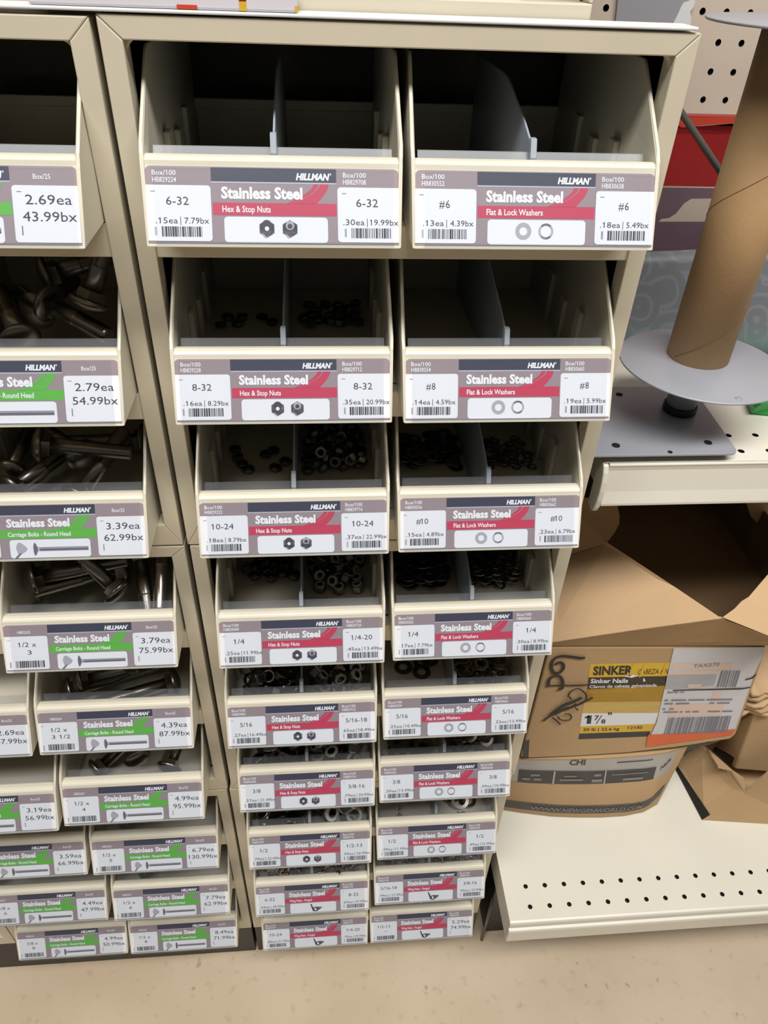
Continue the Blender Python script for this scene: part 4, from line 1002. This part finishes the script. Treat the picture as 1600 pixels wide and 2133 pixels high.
# carriage bolts
def bolt_mesh(d, L):
    g = MB(); R_ = d / 2; hr = d * 1.08; hh = d * .52
    prof = [(0, hh)] + [(hr * math.sin(a), hh * (math.cos(a) * .96 + .02)) for a in [math.radians(t) for t in (14, 28, 42, 56, 70, 82)]] + [(hr, 0.0), (hr * .97, -.0008), (R_ * 1.05, -.0012)]
    g.lathe(prof[::-1], 28, m=0)
    g.box(-R_, R_, -R_, R_, -d * .55, -.0008, 0)
    tl = min(L * .55, .040); z = -d * .5; pr = [(R_ * .96, z), (R_ * .96, -L + tl)]
    z = -L + tl; pit = d * .155
    while z > -L + pit: pr += [(R_ * .99, z - pit * .45), (R_ * .84, z - pit * .95)]; z -= pit
    pr += [(R_ * .80, -L)]
    g.lathe(pr, 20, m=0)
    return g.mesh('carriage_bolt', ['stainless'])
def place_bolt(me, L, H, T, label):             # head centre H, tip direction T
    d = (Vector(T) - Vector(H)).normalized()
    o = bpy.data.objects.new('carriage_bolt', me); COL.objects.link(o)
    o.location = Vector(H) + Vector((0, 0, Z0)); o.rotation_euler = (-d).to_track_quat('Z', 'Y').to_euler()
    tag(o, label, 'bolt', None); return o
BL = {0: .038, 1: .050, 2: .066, 3: .076, 4: .089, 5: .102, 6: .115, 7: .115, 8: .12}
BM = {r: bolt_mesh(.0127 if r > 0 else .0127, BL[r]) for r in range(8)}
BOLTS = {}
def bolt_px(r, hp, hz, tp, tz, label):           # head and tip by where they lie in the photograph and their height above the bin floor
    b = BINS[('L', r, 1)]; z = ZROW[r] + .0022; L = BL[r]
    H = at_z(hp[0], hp[1], z + hz) - b; T = at_z(tp[0], tp[1], z + tz) - b
    def inside(q, rad):
        q.z = max(q.z, .0024 + rad); q.x = min(max(q.x, -.0668 + rad), .0668 - rad); q.y = min(max(q.y, .010 + .76 * q.z + rad), .222 - rad)
    inside(H, .0142)
    for _ in range(40):
        d = (T - H).normalized(); T = H + d * L; q = T.copy(); inside(T, .0068); H += (T - q) * .5; inside(H, .0142)
    def balls(H_, T_): return [(H_, .0118)] + [(lerp(H_, T_, k / 14), .0060) for k in range(1, 15)]
    for _ in range(20):
        me_ = balls(H, T)
        if all((p_ - q_).length > a_ + b_ for p_, a_ in me_ for q_, b_ in BOLTS.setdefault(r, [])): break
        H.z += .0022; T.z += .0022
        for _k in range(4):
            h0 = H.copy(); inside(H, .0142); T += H - h0; t0_ = T.copy(); inside(T, .0068); H += T - t0_
    BOLTS[r] += balls(H, T)
    place_bolt(BM[r], L, H + b, T + b, label)
bolt_px(1, (78, 645), .030, (132, 600), .033, 'short carriage bolt with its domed head at mid height in the second row bin')
bolt_px(1, (42, 706), .026, (22, 660), .034, 'short carriage bolt with bright domed head against the front of the second row bin')
bolt_px(1, (120, 694), .019, (196, 740), .009, 'short carriage bolt with dull head right of the brightest head, second row bin')
bolt_px(1, (212, 735), .012, (234, 655), .036, 'short threaded bolt standing at the right wall of the second row bin')
bolt_px(1, (130, 690), .006, (186, 650), .018, 'short carriage bolt lying low near the middle of the second row bin')
bolt_px(1, (20, 640), .012, (-30, 660), .01, 'short carriage bolt at the left photo edge in the second row bin')
bolt_px(2, (20, 985), .015, (70, 880), .020, 'carriage bolt with head at lower left of the third row bin')
bolt_px(2, (30, 1030), .010, (125, 950), .018, 'carriage bolt with threads pointing up to the right, third row bin, left')
bolt_px(2, (180, 985), .012, (135, 950), .016, 'carriage bolt pointing left in the middle of the third row bin')
bolt_px(2, (165, 1035), .014, (236, 930), .034, 'carriage bolt slanting up to the right in the third row bin')
bolt_px(2, (300, 925), .010, (125, 922), .010, 'carriage bolt lying crosswise at the back of the third row bin')
bolt_px(2, (112, 1015), .010, (170, 1016), .007, 'carriage bolt lying across the front of the third row bin')
bolt_px(3, (240, 1185), .020, (64, 1227), .026, 'carriage bolt with its blunt tip at the left of the fourth row bin')
bolt_px(3, (78, 1258), .014, (265, 1222), .012, 'carriage bolt with head at the left front of the fourth row bin')
bolt_px(3, (320, 1160), .010, (145, 1230), .008, 'carriage bolt slanting from upper right in the fourth row bin')
bolt_px(3, (255, 1272), .012, (230, 1245), .022, 'carriage bolt head down at the front centre of the fourth row bin')
bolt_px(3, (300, 1192), .034, (310, 1255), .012, 'carriage bolt with shiny head up, right of centre in the fourth row bin')
bolt_px(3, (345, 1190), .034, (345, 1270), .010, 'carriage bolt with pale head up beside the right wall, fourth row bin')
bolt_px(4, (118, 1440), .016, (330, 1385), .012, 'carriage bolt with dark round head at the left of the fifth row bin')
bolt_px(4, (178, 1448), .014, (360, 1398), .010, 'carriage bolt with square neck left of centre in the fifth row bin')
bolt_px(4, (362, 1420), .016, (215, 1462), .010, 'carriage bolt pointing down left across the fifth row bin')
bolt_px(4, (340, 1442), .012, (420, 1400), .008, 'carriage bolt with head near the right front of the fifth row bin')
bolt_px(5, (205, 1602), .014, (240, 1570), .020, 'carriage bolt head down at the left of the sixth row bin')
bolt_px(5, (290, 1608), .016, (275, 1568), .020, 'carriage bolt head down at the centre of the sixth row bin')
bolt_px(5, (362, 1598), .018, (380, 1560), .022, 'carriage bolt with dark head right of centre in the sixth row bin')
bolt_px(5, (330, 1588), .012, (345, 1545), .014, 'carriage bolt behind the dark head in the sixth row bin')
bolt_px(6, (260, 1716), .014, (300, 1690), .014, 'carriage bolt head showing at the left of the seventh row bin')
bolt_px(6, (335, 1712), .014, (380, 1690), .014, 'carriage bolt head showing at the centre of the seventh row bin')
bolt_px(7, (300, 1818), .016, (330, 1795), .016, 'carriage bolt head showing at the left of the eighth row bin')
bolt_px(7, (365, 1815), .016, (400, 1795), .016, 'carriage bolt head showing at the centre of the eighth row bin')
bolt_px(7, (440, 1812), .016, (452, 1790), .016, 'carriage bolt head showing at the right of the eighth row bin')
